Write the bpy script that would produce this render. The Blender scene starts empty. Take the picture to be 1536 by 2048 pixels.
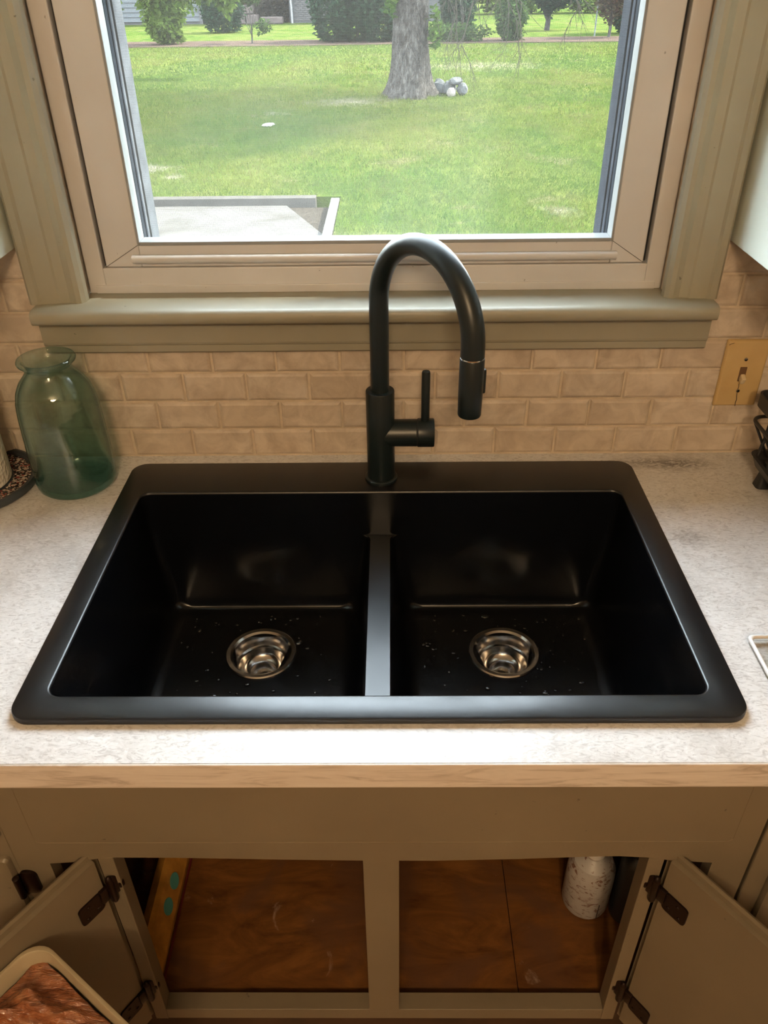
import bpy, bmesh, math, random
import numpy as np
from mathutils import Vector, Matrix

random.seed(7)
rng = np.random.default_rng(7)
S = bpy.context.scene
COL = S.collection
PI = math.pi

# ------------------------------------------------------------------ camera
cam_d = bpy.data.cameras.new('camera'); cam = bpy.data.objects.new('camera', cam_d); COL.objects.link(cam)
cam_d.sensor_fit = 'HORIZONTAL'; cam_d.sensor_width = 36.0; cam_d.lens = 1595.7 * 36.0 / 1536.0
cam_d.clip_start = 0.02; cam_d.clip_end = 300
_rt = Vector((0.9999, 0.0060, -0.0110)); _dn = Vector((-0.0057, -0.5650, -0.8251)); _fw = Vector((-0.0112, 0.8251, -0.5649))
cam.matrix_world = Matrix(((_rt.x, -_dn.x, -_fw.x, 0.0112), (_rt.y, -_dn.y, -_fw.y, -1.2001), (_rt.z, -_dn.z, -_fw.z, 1.6181), (0, 0, 0, 1)))
S.camera = cam

# ------------------------------------------------------------------ world, sun, lamps, exposure
SKY = 34.0
LAMP = 25.0
w = bpy.data.worlds.new('sky'); S.world = w; w.use_nodes = True
wn = w.node_tree.nodes; wl = w.node_tree.links; wn.clear()
wo = wn.new('ShaderNodeOutputWorld'); bg = wn.new('ShaderNodeBackground')
wtc = wn.new('ShaderNodeTexCoord'); wsx = wn.new('ShaderNodeSeparateXYZ'); wr = wn.new('ShaderNodeValToRGB')
wl.new(wtc.outputs['Generated'], wsx.inputs[0]); wl.new(wsx.outputs['Z'], wr.inputs[0])
wr.color_ramp.elements[0].color = (0.92, 0.97, 1.0, 1); wr.color_ramp.elements[1].color = (0.74, 0.86, 1.0, 1)
wl.new(wr.outputs[0], bg.inputs[0]); bg.inputs[1].default_value = SKY; wl.new(bg.outputs[0], wo.inputs[0])

sd = bpy.data.lights.new('sun', 'SUN'); sd.energy = 75.0; sd.angle = math.radians(3); sd.color = (1.0, 0.95, 0.82)
so = bpy.data.objects.new('sun', sd); COL.objects.link(so)
so.rotation_euler = Vector((0.66, 0.20, 0.72)).to_track_quat('Z', 'Y').to_euler()

# ceiling fixture behind the photographer: three warm bulbs
for i, (bx_, by_) in enumerate(((-0.16, -2.30), (0.02, -2.42), (0.10, -2.22))):
    ld = bpy.data.lights.new('ceiling_bulb', 'POINT'); ld.energy = LAMP; ld.shadow_soft_size = 0.05
    ld.color = (1.0, 0.70, 0.40)
    lo = bpy.data.objects.new('ceiling_bulb', ld); COL.objects.link(lo); lo.location = (bx_, by_, 2.22)

S.view_settings.view_transform = 'Standard'; S.view_settings.look = 'None'
S.view_settings.exposure = 0.0; S.view_settings.gamma = 1.0; S.view_settings.use_curve_mapping = False
S.cycles.max_bounces = 10; S.cycles.transparent_max_bounces = 24; S.cycles.diffuse_bounces = 5
S.cycles.caustics_reflective = False; S.cycles.caustics_refractive = False
S.cycles.sample_clamp_indirect = 8.0

# ------------------------------------------------------------------ object helpers
def tag(o, label=None, cat=None, group=None, kind=None):
    if label: o['label'] = label
    if cat: o['category'] = cat
    if group: o['group'] = group
    if kind: o['kind'] = kind
    return o

def empty(name, loc=(0, 0, 0), rz=0.0):
    o = bpy.data.objects.new(name, None); COL.objects.link(o); o.empty_display_size = 0.05
    o.location = loc; o.rotation_euler = (0, 0, rz); return o

def link(name, me, mat=None, parent=None, loc=None):
    o = bpy.data.objects.new(name, me); COL.objects.link(o)
    if mat is not None and len(me.materials) == 0: me.materials.append(mat)
    if parent is not None:
        o.parent = parent
        bpy_inv = parent_world(parent).inverted()
        o.matrix_parent_inverse = bpy_inv
    if loc is not None: o.location = loc
    return o

def parent_world(p):
    m = p.matrix_basis.copy()
    q = p
    while q.parent is not None:
        m = q.parent.matrix_basis @ q.matrix_parent_inverse @ m if q.parent.parent is None else m
        q = q.parent
    return m

def schlick(M, f0=.04, normal=None):
    lw = M.node('LayerWeight'); lw.inputs[0].default_value = .5
    if normal is not None: M.lk(normal, lw.inputs['Normal'])
    return M.math('MULTIPLY_ADD', M.math('POWER', lw.outputs['Facing'], 5.0), 1 - f0, f0)

class MB:
    """collects shapes into one bmesh"""
    def __init__(s): s.bm = bmesh.new(); s.soft = False
    def box(s, x0, x1, y0, y1, z0, z1, bev=0.0, seg=2, xf=None):
        b = bmesh.new()
        vs = [b.verts.new((x, y, z)) for x in (x0, x1) for y in (y0, y1) for z in (z0, z1)]
        for f in ((0, 1, 3, 2), (4, 6, 7, 5), (0, 4, 5, 1), (2, 3, 7, 6), (0, 2, 6, 4), (1, 5, 7, 3)):
            b.faces.new([vs[i] for i in f])
        if bev > 0:
            bmesh.ops.bevel(b, geom=b.edges[:], offset=bev, segments=seg, profile=0.5, affect='EDGES')
        if xf is not None: b.transform(xf)
        s.add(b); return s
    def add(s, b):
        me = bpy.data.meshes.new('t'); b.to_mesh(me); b.free(); s.bm.from_mesh(me); bpy.data.meshes.remove(me)
    def rings(s, rings, closed=True, cap0=False, cap1=False):
        s.soft = True
        R = [[s.bm.verts.new(p) for p in r] for r in rings]
        n = len(R[0])
        for a, c in zip(R[:-1], R[1:]):
            for i in range(n if closed else n - 1):
                j = (i + 1) % n
                try: s.bm.faces.new((a[i], a[j], c[j], c[i]))
                except ValueError: pass
        if cap0: s.bm.faces.new(R[0][::-1])
        if cap1: s.bm.faces.new(R[-1])
        return s
    def lathe(s, prof, n=48, c=(0, 0, 0), axis=(0, 0, 1), close=False, caps=True):
        q = Vector((0, 0, 1)).rotation_difference(Vector(axis)).to_matrix(); c = Vector(c)
        rings = []
        for r, z in prof:
            rings.append([c + q @ Vector((r * math.cos(2 * PI * i / n), r * math.sin(2 * PI * i / n), z)) for i in range(n)])
        cap0 = prof[0][0] > 1e-5 and not close and caps; cap1 = prof[-1][0] > 1e-5 and not close and caps
        if close: rings.append(rings[0])
        s.rings(rings, True, cap0, cap1); return s
    def tube(s, pts, rad, n=14, caps=True):
        P = [Vector(p) for p in pts]; rad = rad if hasattr(rad, '__len__') else [rad] * len(P)
        T = [(P[min(i + 1, len(P) - 1)] - P[max(i - 1, 0)]).normalized() for i in range(len(P))]
        ref = Vector((0, 0, 1)) if abs(T[0].z) < .9 else Vector((1, 0, 0))
        N = T[0].cross(ref).normalized(); rings = []
        for i, p in enumerate(P):
            if i: N = (N - T[i] * N.dot(T[i])).normalized()
            B = T[i].cross(N)
            rings.append([p + rad[i] * (N * math.cos(2 * PI * k / n) + B * math.sin(2 * PI * k / n)) for k in range(n)])
        s.rings(rings, True, caps, caps); return s
    def prism(s, poly, a, b, axis='z', bev=0.0):
        """poly: 2D list; axis z -> (x,y), y -> (x,z), x -> (y,z)"""
        f = {'z': lambda p, t: (p[0], p[1], t), 'y': lambda p, t: (p[0], t, p[1]), 'x': lambda p, t: (t, p[0], p[1])}[axis]
        s.rings([[f(p, a) for p in poly], [f(p, b) for p in poly]], True, True, True); return s
    def build(s, name, mat, parent=None, smooth=35, loc=None):
        bm = s.bm
        if not s.soft: smooth = 0                      # bevelled boxes keep flat facets
        bmesh.ops.remove_doubles(bm, verts=bm.verts[:], dist=1e-6)
        bmesh.ops.recalc_face_normals(bm, faces=bm.faces[:])
        me = bpy.data.meshes.new(name); bm.to_mesh(me); bm.free()
        if smooth:
            me.polygons.foreach_set('use_smooth', [True] * len(me.polygons))
            me.set_sharp_from_angle(angle=math.radians(smooth))
        return link(name, me, mat, parent, loc)

def rrect(x0, x1, y0, y1, r, z, n=8):
    """rounded rectangle ring, ccw, 4*(n+1) points; r may be 4 radii (++, -+, --, +-)"""
    rr = r if hasattr(r, '__len__') else (r,) * 4
    out = []
    for (cx, cy, a0, q) in ((x1 - rr[0], y1 - rr[0], 0, rr[0]), (x0 + rr[1], y1 - rr[1], 90, rr[1]), (x0 + rr[2], y0 + rr[2], 180, rr[2]), (x1 - rr[3], y0 + rr[3], 270, rr[3])):
        for k in range(n + 1):
            a = math.radians(a0 + 90 * k / n); out.append((cx + q * math.cos(a), cy + q * math.sin(a), z))
    return out

def subdiv_ring(r, m):
    out = []
    for i, p in enumerate(r):
        q = r[(i + 1) % len(r)]; p = Vector(p); q = Vector(q)
        k = m if (q - p).length > 0.05 else 1
        for t in range(k): out.append(tuple(p.lerp(q, t / k)))
    return out

# ------------------------------------------------------------------ material helpers
OUTK = 1.0          # scales the yard's colours down to balance the strong sky light
class Mat:
    def __init__(s, name):
        s.m = bpy.data.materials.new(name); s.m.use_nodes = True
        s.n = s.m.node_tree.nodes; s.l = s.m.node_tree.links; s.n.clear()
        s.out = s.n.new('ShaderNodeOutputMaterial'); s._tc = None
    def node(s, t, **kw):
        n = s.n.new('ShaderNode' + t)
        for k, v in kw.items():
            if k in ('op',): n.operation = v
            elif hasattr(n, k): setattr(n, k, v)
        return n
    def lk(s, a, b): s.l.new(a, b)
    def coord(s, kind='Object', scale=(1, 1, 1), rot=(0, 0, 0), loc=(0, 0, 0)):
        if s._tc is None: s._tc = s.node('TexCoord')
        if kind == 'World':
            g = s.node('NewGeometry'); src = g.outputs['Position']
        else: src = s._tc.outputs[kind]
        m = s.node('Mapping'); m.inputs['Scale'].default_value = scale; m.inputs['Rotation'].default_value = rot; m.inputs['Location'].default_value = loc
        s.lk(src, m.inputs[0]); return m.outputs[0]
    def noise(s, vec, scale, detail=4, rough=.55, dist=0.0):
        n = s.node('TexNoise'); n.inputs['Scale'].default_value = scale; n.inputs['Detail'].default_value = detail
        n.inputs['Roughness'].default_value = rough; n.inputs['Distortion'].default_value = dist; s.lk(vec, n.inputs['Vector']); return n.outputs['Fac']
    def ramp(s, fac, stops, interp='LINEAR'):
        r = s.node('ValToRGB'); cr = r.color_ramp; cr.interpolation = interp
        while len(cr.elements) < len(stops): cr.elements.new(.5)
        for e, (p, c) in zip(cr.elements, stops):
            e.position = p; e.color = (c[0] * OUTK, c[1] * OUTK, c[2] * OUTK, 1) if hasattr(c, '__len__') else (c, c, c, 1)
        s.lk(fac, r.inputs[0]); return r.outputs[0]
    def mix(s, fac, a, b, mode='MIX'):
        m = s.node('Mix'); m.data_type = 'RGBA'; m.blend_type = mode
        for v, i in ((fac, 0), (a, 6), (b, 7)):
            if hasattr(v, 'links'): s.lk(v, m.inputs[i])
            else: m.inputs[i].default_value = v if i == 0 else (v[0] * OUTK, v[1] * OUTK, v[2] * OUTK, 1)
        return m.outputs[2]
    def math(s, op, a, b=0.0, c=None):
        m = s.node('Math'); m.operation = op
        for i, v in enumerate((a, b) if c is None else (a, b, c)):
            if hasattr(v, 'links'): s.lk(v, m.inputs[i])
            else: m.inputs[i].default_value = v
        return m.outputs[0]
    def bump(s, h, strength=.3, dist=.002):
        b = s.node('Bump'); b.inputs['Strength'].default_value = strength; b.inputs['Distance'].default_value = dist
        s.lk(h, b.inputs['Height']); return b.outputs[0]
    def bsdf(s, col=(.8, .8, .8), rough=.5, metal=0.0, spec=.5, normal=None, **kw):
        p = s.node('BsdfPrincipled')
        for k, v in (('Base Color', col), ('Roughness', rough), ('Metallic', metal), ('Specular IOR Level', spec)):
            if hasattr(v, 'links'): s.lk(v, p.inputs[k])
            else: p.inputs[k].default_value = (v[0], v[1], v[2], 1) if k == 'Base Color' else v
        for k, v in kw.items():
            k = k.replace('_', ' ')
            if hasattr(v, 'links'): s.lk(v, p.inputs[k])
            else: p.inputs[k].default_value = v
        if normal is not None: s.lk(normal, p.inputs['Normal'])
        s.lk(p.outputs[0], s.out.inputs[0]); return p
    def done(s): return s.m

def simple(name, col, rough=.5, metal=0.0, var=.08, vs=9.0, bump=0.0, bs=300.0, spec=.5, **kw):
    """plain material with faint tonal variation and optional fine relief"""
    M = Mat(name); v = M.coord('World')
    f = M.noise(v, vs, 3)
    c = M.ramp(f, [(.3, [x * (1 - var) for x in col]), (.7, [min(1, x * (1 + var)) for x in col])])
    nm = None
    if bump: nm = M.bump(M.noise(v, bs, 2), bump, .001)
    M.bsdf(c, rough, metal, spec, nm, **kw); return M.done()

def paint(name, col, rough=.42):
    M = Mat(name); v = M.coord('World')
    f = M.noise(v, 6, 4); c = M.ramp(f, [(.3, [x * .93 for x in col]), (.7, [x * 1.06 for x in col])])
    d = M.ramp(M.noise(M.coord('World', loc=(3, 1, 5)), 55, 3, .7), [(.26, .0), (.285, 1.)])     # small nicks
    c = M.mix(d, [x * .55 for x in col], c)
    h = M.noise(M.coord('World', (1, 1, .25)), 260, 3)
    M.bsdf(c, rough, 0, .45, M.bump(h, .18, .0006)); return M.done()

# paints and plastics
m_casing = paint('greige trim paint', (.305, .288, .225))
m_cab = paint('shaded greige cabinet paint', (.180, .146, .097))  # shadow of the person behind the camera is put into this darker paint
m_vinyl = paint('white vinyl', (.60, .60, .615), .38)
m_vinyl_out = simple('weathered grey aluminium outside', (.036, .040, .047), .7, var=.25, vs=30, spec=.0)
m_bead = simple('bright glazing bead', (.26, .27, .275), .4, spec=.15)
m_upper = simple('pale mint white paint', (.66, .72, .66), .4, var=.03)
m_gap = simple('dark weather strip', (.012, .014, .018), .7)
m_wallpaint = simple('warm wall paint', (.55, .48, .40), .8, var=.03)
m_ceil = simple('ceiling paint', (.70, .66, .60), .9, var=.02)
m_black = simple('black powder coat', (.006, .012, .014), .36, var=.15, spec=.5, bump=.05, bs=1500)

def mk_tile():
    M = Mat('tumbled beige tile'); oi = M.node('ObjectInfo')
    tc = M.node('TexCoord'); vm = M.node('VectorMath'); vm.operation = 'MULTIPLY_ADD'
    M.lk(oi.outputs['Random'], vm.inputs[0]); vm.inputs[1].default_value = (37, 11, 23); M.lk(tc.outputs['Object'], vm.inputs[2])
    v = vm.outputs[0]
    f = M.noise(v, 26, 5, .6, .6); f2 = M.noise(v, 7, 2)
    base = M.ramp(oi.outputs['Random'], [(0, (.56, .475, .375)), (.5, (.65, .56, .455)), (1, (.60, .53, .445))])
    c = M.mix(M.ramp(f, [(.34, .75), (.62, 0.)]), base, (.36, .285, .215))
    c = M.mix(M.ramp(f2, [(.35, .0), (.75, .35)]), c, (.70, .61, .52))
    h = M.math('ADD', M.math('MULTIPLY', M.noise(v, 40, 4, .6), .8), M.math('MULTIPLY', M.noise(v, 220, 2), .2))
    M.bsdf(c, .55, 0, .4, M.bump(h, .5, .0018)); return M.done()
m_tile = mk_tile()
m_grout = simple('sandy grout', (.58, .49, .38), .85, var=.15, vs=40, bump=.5, bs=500)

def mk_counter():
    M = Mat('marbled laminate'); v = M.coord('World')
    sw = M.noise(v, 5, 5, .6, 1.5)                       # broad clouds
    fine = M.noise(M.coord('World', (1, 2.2, 1), (0, 0, .5)), 60, 5, .65, 2.2)
    c = M.ramp(sw, [(.30, (.57, .55, .53)), (.50, (.69, .68, .67)), (.70, (.74, .735, .73))])
    c = M.mix(M.ramp(fine, [(.36, .75), (.50, .0)]), c, (.44, .42, .41))
    c = M.mix(M.ramp(fine, [(.55, .0), (.68, .6)]), c, (.84, .84, .84))
    # thin dark veins where clustered
    vn = M.noise(M.coord('World', (1, 3.2, 1), (0, 0, -.25)), 7, 7, .68, 1.2)
    line = M.ramp(M.math('ABSOLUTE', M.math('SUBTRACT', vn, .5)), [(.0, 1.), (.014, .35), (.03, 0.)])
    mask = M.ramp(M.noise(M.coord('World', loc=(4.7, 2.2, 0)), 4.0, 2), [(.58, 0.), (.76, .35)])
    c = M.mix(M.math('MULTIPLY', line, mask), c, (.16, .125, .10))
    # two dark vein clusters near the back right corner and a smaller one lower down
    for (px_, py_, sx_, sy_, st_) in ((.455, -.030, 9, 40, .95), (.500, -.034, 13, 30, .8), (.452, -.245, 24, 30, .6), (.458, -.40, 30, 30, .25), (-.46, -.30, 30, 25, .2)):
        mp_ = M.coord('World', (sx_, sy_, 0), (0, 0, 0), (-px_ * sx_, -py_ * sy_, 0)); ln_ = M.node('VectorMath'); ln_.operation = 'LENGTH'; M.lk(mp_, ln_.inputs[0])
        near = M.ramp(ln_.outputs['Value'], [(.25, 1.), (.95, 0.)])
        w2 = M.noise(M.coord('World', (1, 2.6, 1), (0, 0, .18)), 34, 6, .7, 1.6)
        l2 = M.ramp(M.math('ABSOLUTE', M.math('SUBTRACT', w2, .5)), [(.0, 1.), (.02, .55), (.10, .12), (.16, 0.)])
        c = M.mix(M.math('MULTIPLY', M.math('MULTIPLY', l2, near), st_), c, (.07, .052, .045))
    sp = M.ramp(M.noise(v, 420, 1), [(.25, 1.), (.29, 0.)])
    c = M.mix(M.math('MULTIPLY', sp, .4), c, (.25, .22, .2))
    M.bsdf(c, .34, 0, .5, M.bump(M.noise(v, 240, 3), .12, .0006)); return M.done()
m_counter = mk_counter()

def mk_edge():
    M = Mat('marbled laminate edge'); v = M.coord('World', (.35, 1, 3))
    f = M.noise(v, 26, 6, .65, 1.2)
    c = M.ramp(f, [(.34, (.42, .36, .31)), (.5, (.64, .58, .53)), (.7, (.72, .67, .62))])  # same laminate as the top, with warm lamp tone mixed into the colour
    M.bsdf(c, .36, 0, .5); return M.done()
m_edge = mk_edge()

def mk_sink():
    M = Mat('black granite composite'); v = M.coord('World')
    sp = M.noise(v, 900, 2, .7)
    c = M.ramp(sp, [(.35, (.0022, .0026, .0035)), (.7, (.006, .0066, .008))])
    r = M.ramp(M.noise(v, 14, 4, .6, .5), [(.3, .29), (.7, .36)])
    M.bsdf(c, r, 0, .60, M.bump(sp, .06, .0004)); return M.done()
m_sink = mk_sink()
def mk_bowl_shade():
    M = Mat('black granite composite, wet and smoother'); v = M.coord('World')  # darker, smoother copy of the sink material; bowl shade put into it
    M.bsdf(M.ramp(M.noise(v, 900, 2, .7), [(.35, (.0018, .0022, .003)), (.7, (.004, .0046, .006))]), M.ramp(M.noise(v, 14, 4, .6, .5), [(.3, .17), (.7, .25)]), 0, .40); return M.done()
m_bowl_shade = mk_bowl_shade()

def mk_steel():
    M = Mat('brushed stainless steel'); v = M.coord('World')
    r = M.ramp(M.noise(v, 60, 3), [(.3, .10), (.7, .22)])
    M.bsdf(M.ramp(M.noise(v, 25, 3), [(.3, (.46, .45, .44)), (.7, (.68, .67, .66))]), r, 1.0); return M.done()
m_steel = mk_steel()

def mk_wood():
    M = Mat('orange varnished pine floor'); v = M.coord('World', (.35, 1, 1))
    f = M.noise(v, 16, 6, .62, 2.5)
    c = M.ramp(f, [(.30, (.070, .023, .005)), (.5, (.135, .052, .011)), (.72, (.205, .085, .020))])  # pine tones darkened, with the missing body shadow put into the colour
    st = M.ramp(M.noise(M.coord('World', loc=(1.3, .4, 0)), 6.5, 4, .6, .6), [(.50, 0.), (.62, .8)])
    c = M.mix(st, c, (.10, .045, .022))
    wh = M.ramp(M.noise(M.coord('World', loc=(7.3, 2.4, 0)), 9, 6, .75, 1.0), [(.63, 0.), (.72, .45)])
    c = M.mix(wh, c, (.46, .36, .28))
    vo = M.node('TexVoronoi'); vo.inputs['Scale'].default_value = 6.0; M.lk(M.coord('World', (1, 1.2, 1)), vo.inputs['Vector'])
    kn = M.ramp(vo.outputs['Distance'], [(.0, 1.), (.07, .8), (.10, 0.)])
    c = M.mix(kn, c, (.055, .018, .008))
    M.bsdf(c, .5, 0, .4, M.bump(f, .15, .001)); return M.done()
m_wood = mk_wood()
m_inside = simple('dark brown stained plywood', (.055, .028, .014), .6, var=.3, vs=20)
m_hinge = simple('oil rubbed bronze', (.016, .007, .005), .34, .6, var=.2)

# ------------------------------------------------------------------ the room shell
XL, XR = -1.9, 1.9
YB = -4.2
def struct(o, name=None): o['kind'] = 'structure'; return o
struct(MB().box(XL, XR, YB, .004, -.1, 0).build('floor', simple('oak floor', (.30, .19, .11), .45, var=.2), smooth=0))
struct(MB().box(XL - .1, XR + .1, YB - .1, .34, 2.45, 2.55).build('ceiling', m_ceil, smooth=0))  # outer overhang added as an unseen eave to keep sun off the sill
struct(MB().box(XL - .1, XL, YB, .14, 0, 2.45).build('wall_left', m_wallpaint, smooth=0))
struct(MB().box(XR, XR + .1, YB, .14, 0, 2.45).build('wall_right', m_wallpaint, smooth=0))
struct(MB().box(XL - .1, XR + .1, YB - .1, YB, 0, 2.45).build('wall_front', m_wallpaint, smooth=0))

WX0, WX1, WZ0, WZ1 = -.466, .432, 1.185, 2.13      # rough opening
wb = MB()
wb.box(XL, WX0, .004, .14, -.7, 2.45).box(WX1, XR, .004, .14, -.7, 2.45)
wb.box(WX0, WX1, .004, .14, -.7, WZ0).box(WX0, WX1, .004, .14, WZ1, 2.45)
wall = struct(wb.build('wall_back', m_grout, smooth=0))

# subway tiles, each its own part, running bond laid out from the joints in the photograph
TW, TH = .1035, .0518
def tile_mesh(wd, ht):
    b = bmesh.new()
    x, z = wd / 2, ht / 2
    def ring(ins, y, k): 
        return [(sx * (x - ins), y, sz * (z - ins)) for sx, sz in ((-1, -1), (1, -1), (1, 1), (-1, 1))]
    R = [[b.verts.new(p) for p in ring(i, y, 0)] for i, y in ((0, .004), (0, .0034), (.0020, .0012), (.0052, .0))]
    for a, c in zip(R[:-1], R[1:]):
        for i in range(4): b.faces.new((a[i], a[(i + 1) % 4], c[(i + 1) % 4], c[i]))
    b.faces.new(R[-1])
    bmesh.ops.recalc_face_normals(b, faces=b.faces[:])
    me = bpy.data.meshes.new('tile'); b.to_mesh(me); b.free(); me.materials.append(m_tile); return me
full = [tile_mesh(TW - .0034, TH - .0034)]
for r in range(8):
    z = .915 + .002 + TH * (r + .5)
    off = -.1255 if r % 2 == 0 else -.0735
    for k in range(-8, 10):
        xc = off + TW * (k + .5)
        if not (-.93 < xc < .93): continue
        if z > 1.18 and -.525 < xc < .47: continue
        t = link('tile', full[0], None, wall, (xc + random.uniform(-.0006, .0006), random.uniform(-.0002, .0006), z + random.uniform(-.0004, .0004)))
        t.rotation_euler = (random.uniform(-.006, .006), random.uniform(-.004, .004), random.uniform(-.006, .006))

# ------------------------------------------------------------------ window trim
def casing(name, xo, xi, z0, z1):
    """moulded casing: xo outer edge, xi inner edge"""
    W = abs(xi - xo); d = 1 if xi > xo else -1
    prof = [(0, .0), (0, -.019), (.004, -.022), (.014, -.022), (.018, -.0185), (.044, -.0165), (.047, -.0145), (.060, -.0125), (.066, -.0145), (.071, -.0165), (.078, -.015), (.0835, -.009), (.085, 0)]
    k = W / .085
    return struct(MB().prism([(xo + d * p[0] * k, p[1]) for p in prof], z0, z1).build(name, m_casing, smooth=0))
casing('trim_1', -.541, -.456, 1.197, 2.16)
casing('trim_2', .503, .424, 1.197, 2.16)
# stool (inner sill board) with a soft nosed front
st = [(.034, 1.171), (.034, 1.197), (-.045, 1.197), (-.051, 1.1955), (-.0545, 1.192), (-.0555, 1.186), (-.0545, 1.179), (-.051, 1.1755), (-.046, 1.1745), (-.02, 1.174), (-.019, 1.171)]
s3 = MB(); s3.prism(st, -.531, .497, 'x'); o3 = struct(s3.build('trim_3', m_casing, smooth=40))
ap = [(0, 1.116), (-.012, 1.1145), (-.0165, 1.118), (-.0165, 1.1285), (-.0185, 1.1305), (-.0195, 1.134), (-.0195, 1.1665), (0, 1.1665)]
struct(MB().prism(ap, -.536, .503, 'x').build('trim_4', m_casing, smooth=0))
struct(MB().box(-.541, .503, -.02, 0, 2.16, 2.24, .003).build('trim_5', m_casing))

# ------------------------------------------------------------------ window: frame, sash, glass, insect screen
win = struct(empty('window_1', (0, .05, 1.197)))
def frame_ring(mb, x0, x1, z0, z1, wl_, wr_, wb_, wt_, y0, y1, bev=.0015):
    mb.box(x0, x0 + wl_, y0, y1, z0, z1, bev); mb.box(x1 - wr_, x1, y0, y1, z0, z1, bev)
    mb.box(x0 + wl_, x1 - wr_, y0, y1, z0, z0 + wb_, bev); mb.box(x0 + wl_, x1 - wr_, y0, y1, z1 - wt_, z1, bev)
f = MB(); frame_ring(f, -.463, .431, 1.197, 2.12, .0265, .0265, .039, .03, .030, .10)
f.box(-.452, .421, .0275, .034, 1.197, 1.2095, .001); f.build('frame', m_vinyl, win)
g = MB(); frame_ring(g, -.4366, .4046, 1.236, 2.09, .006, .006, .0005, .006, .046, .07, 0); g.build('weather_strip', m_gap, win)
s = MB(); frame_ring(s, -.4315, .3985, 1.2365, 2.088, .0555, .0515, .0335, .05, .0335, .062, .002); s.build('sash', m_vinyl, win)
# fine mitre lines at the sash corners
mt = MB()
for sx, x0, x1 in ((1, -.4315, -.376), (-1, .3985, .347)):
    a = Vector((x0, .0332, 1.237)); b_ = Vector((x1, .0332, 1.270))
    mt.tube([a, b_], .00035, 4)
mt.build('mitre_joint', m_gap, win)
b = MB(); frame_ring(b, -.3765, .3475, 1.2695, 2.04, .004, .004, .0055, .004, .0315, .060, .0012); b.build('glazing_bead', m_bead, win)
r = MB(); prof = [(.0335, 1.2435), (.0255, 1.2440), (.0215, 1.2475), (.0205, 1.2525), (.0225, 1.2560), (.0275, 1.2565), (.0335, 1.2555)]
r.prism(prof, -.386, .354, 'x').build('lift_rail', m_vinyl, win, smooth=60)
# outer jambs and track beyond the glass
j = MB()
j.box(-.3815, -.3722, .061, .095, 1.248, 2.06, .0008); j.box(.3432, .3525, .061, .095, 1.248, 2.06, .0008)
j.box(-.382, -.3705, .098, .14, 1.24, 2.08, .001); j.box(.3415, .353, .098, .14, 1.24, 2.08, .001)
j.box(-.382, .353, .062, .14, 1.225, 1.2495, .001)
j.box(-.3725, -.3712, .075, .0765, 1.2495, 2.06).box(.3422, .3435, .075, .0765, 1.2495, 2.06)
j.build('outer_track', m_vinyl_out, win)
def mk_glass():
    M = Mat('window glass'); tr = M.node('BsdfTransparent'); tr.inputs[0].default_value = (.95, .97, .96, 1)
    gl = M.node('BsdfGlossy'); gl.inputs['Roughness'].default_value = .0; mx = M.node('MixShader'); M.lk(schlick(M, .035), mx.inputs[0]); M.lk(tr.outputs[0], mx.inputs[1]); M.lk(gl.outputs[0], mx.inputs[2])
    tl = M.node('BsdfTranslucent'); tl.inputs[0].default_value = (.9, .95, 1, 1)
    m2 = M.node('MixShader'); dirt = M.ramp(M.noise(M.coord('World'), 8, 5, .6), [(.3, .003), (.7, .006)])
    M.lk(dirt, m2.inputs[0]); M.lk(mx.outputs[0], m2.inputs[1]); M.lk(tl.outputs[0], m2.inputs[2]); M.lk(m2.outputs[0], M.out.inputs[0]); return M.done()
m_glass = mk_glass()
MB().box(-.376, .347, .052, .0545, 1.255, 2.05).build('pane', m_glass, win, smooth=0)
# insect screen: real wires
pitch = .00145; rw = .00013
V = []; F = []
def wire(a, b_, ax):
    i = len(V)
    for p in (a, b_):
        for d in ((-rw, 0), (0, -rw), (rw, 0), (0, rw)):
            V.append((p[0] + (d[0] if ax == 'z' else 0), p[1] + d[1], p[2] + (d[0] if ax == 'x' else 0)))
    for k in range(4): F.append((i + k, i + (k + 1) % 4, i + 4 + (k + 1) % 4, i + 4 + k))
x = -.371
while x < .342: wire((x, .085, 1.2497), (x, .085, 2.06), 'z'); x += pitch
z = 1.2505
while z < 2.06: wire((-.371, .0853, z), (.342, .0853, z), 'x'); z += pitch
me = bpy.data.meshes.new('insect_screen'); me.from_pydata(V, [], F); me.update()
tag(link('insect_screen', me, simple('grey screen wire', (.06, .065, .065), .7, var=.05, spec=.2), win), kind='stuff')

# ------------------------------------------------------------------ countertop
ct = empty('countertop', (0, -.6, .877)); tag(ct, 'white and grey marbled laminate countertop around the black sink', 'countertop')
c = MB(); CY0, CY1 = -.648, .004
c.box(-1.3, -.410, CY0, CY1, .8775, .915).box(.395, 1.3, CY0, CY1, .8775, .915)
c.box(-.410, .395, CY0, -.575, .8775, .915).box(-.410, .395, -.048, CY1, .8775, .915)
c.build('slab', m_counter, ct, smooth=0)
MB().box(-1.3, 1.3, -.651, CY0, .877, .9148, .001).build('front_edge', m_edge, ct)

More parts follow.
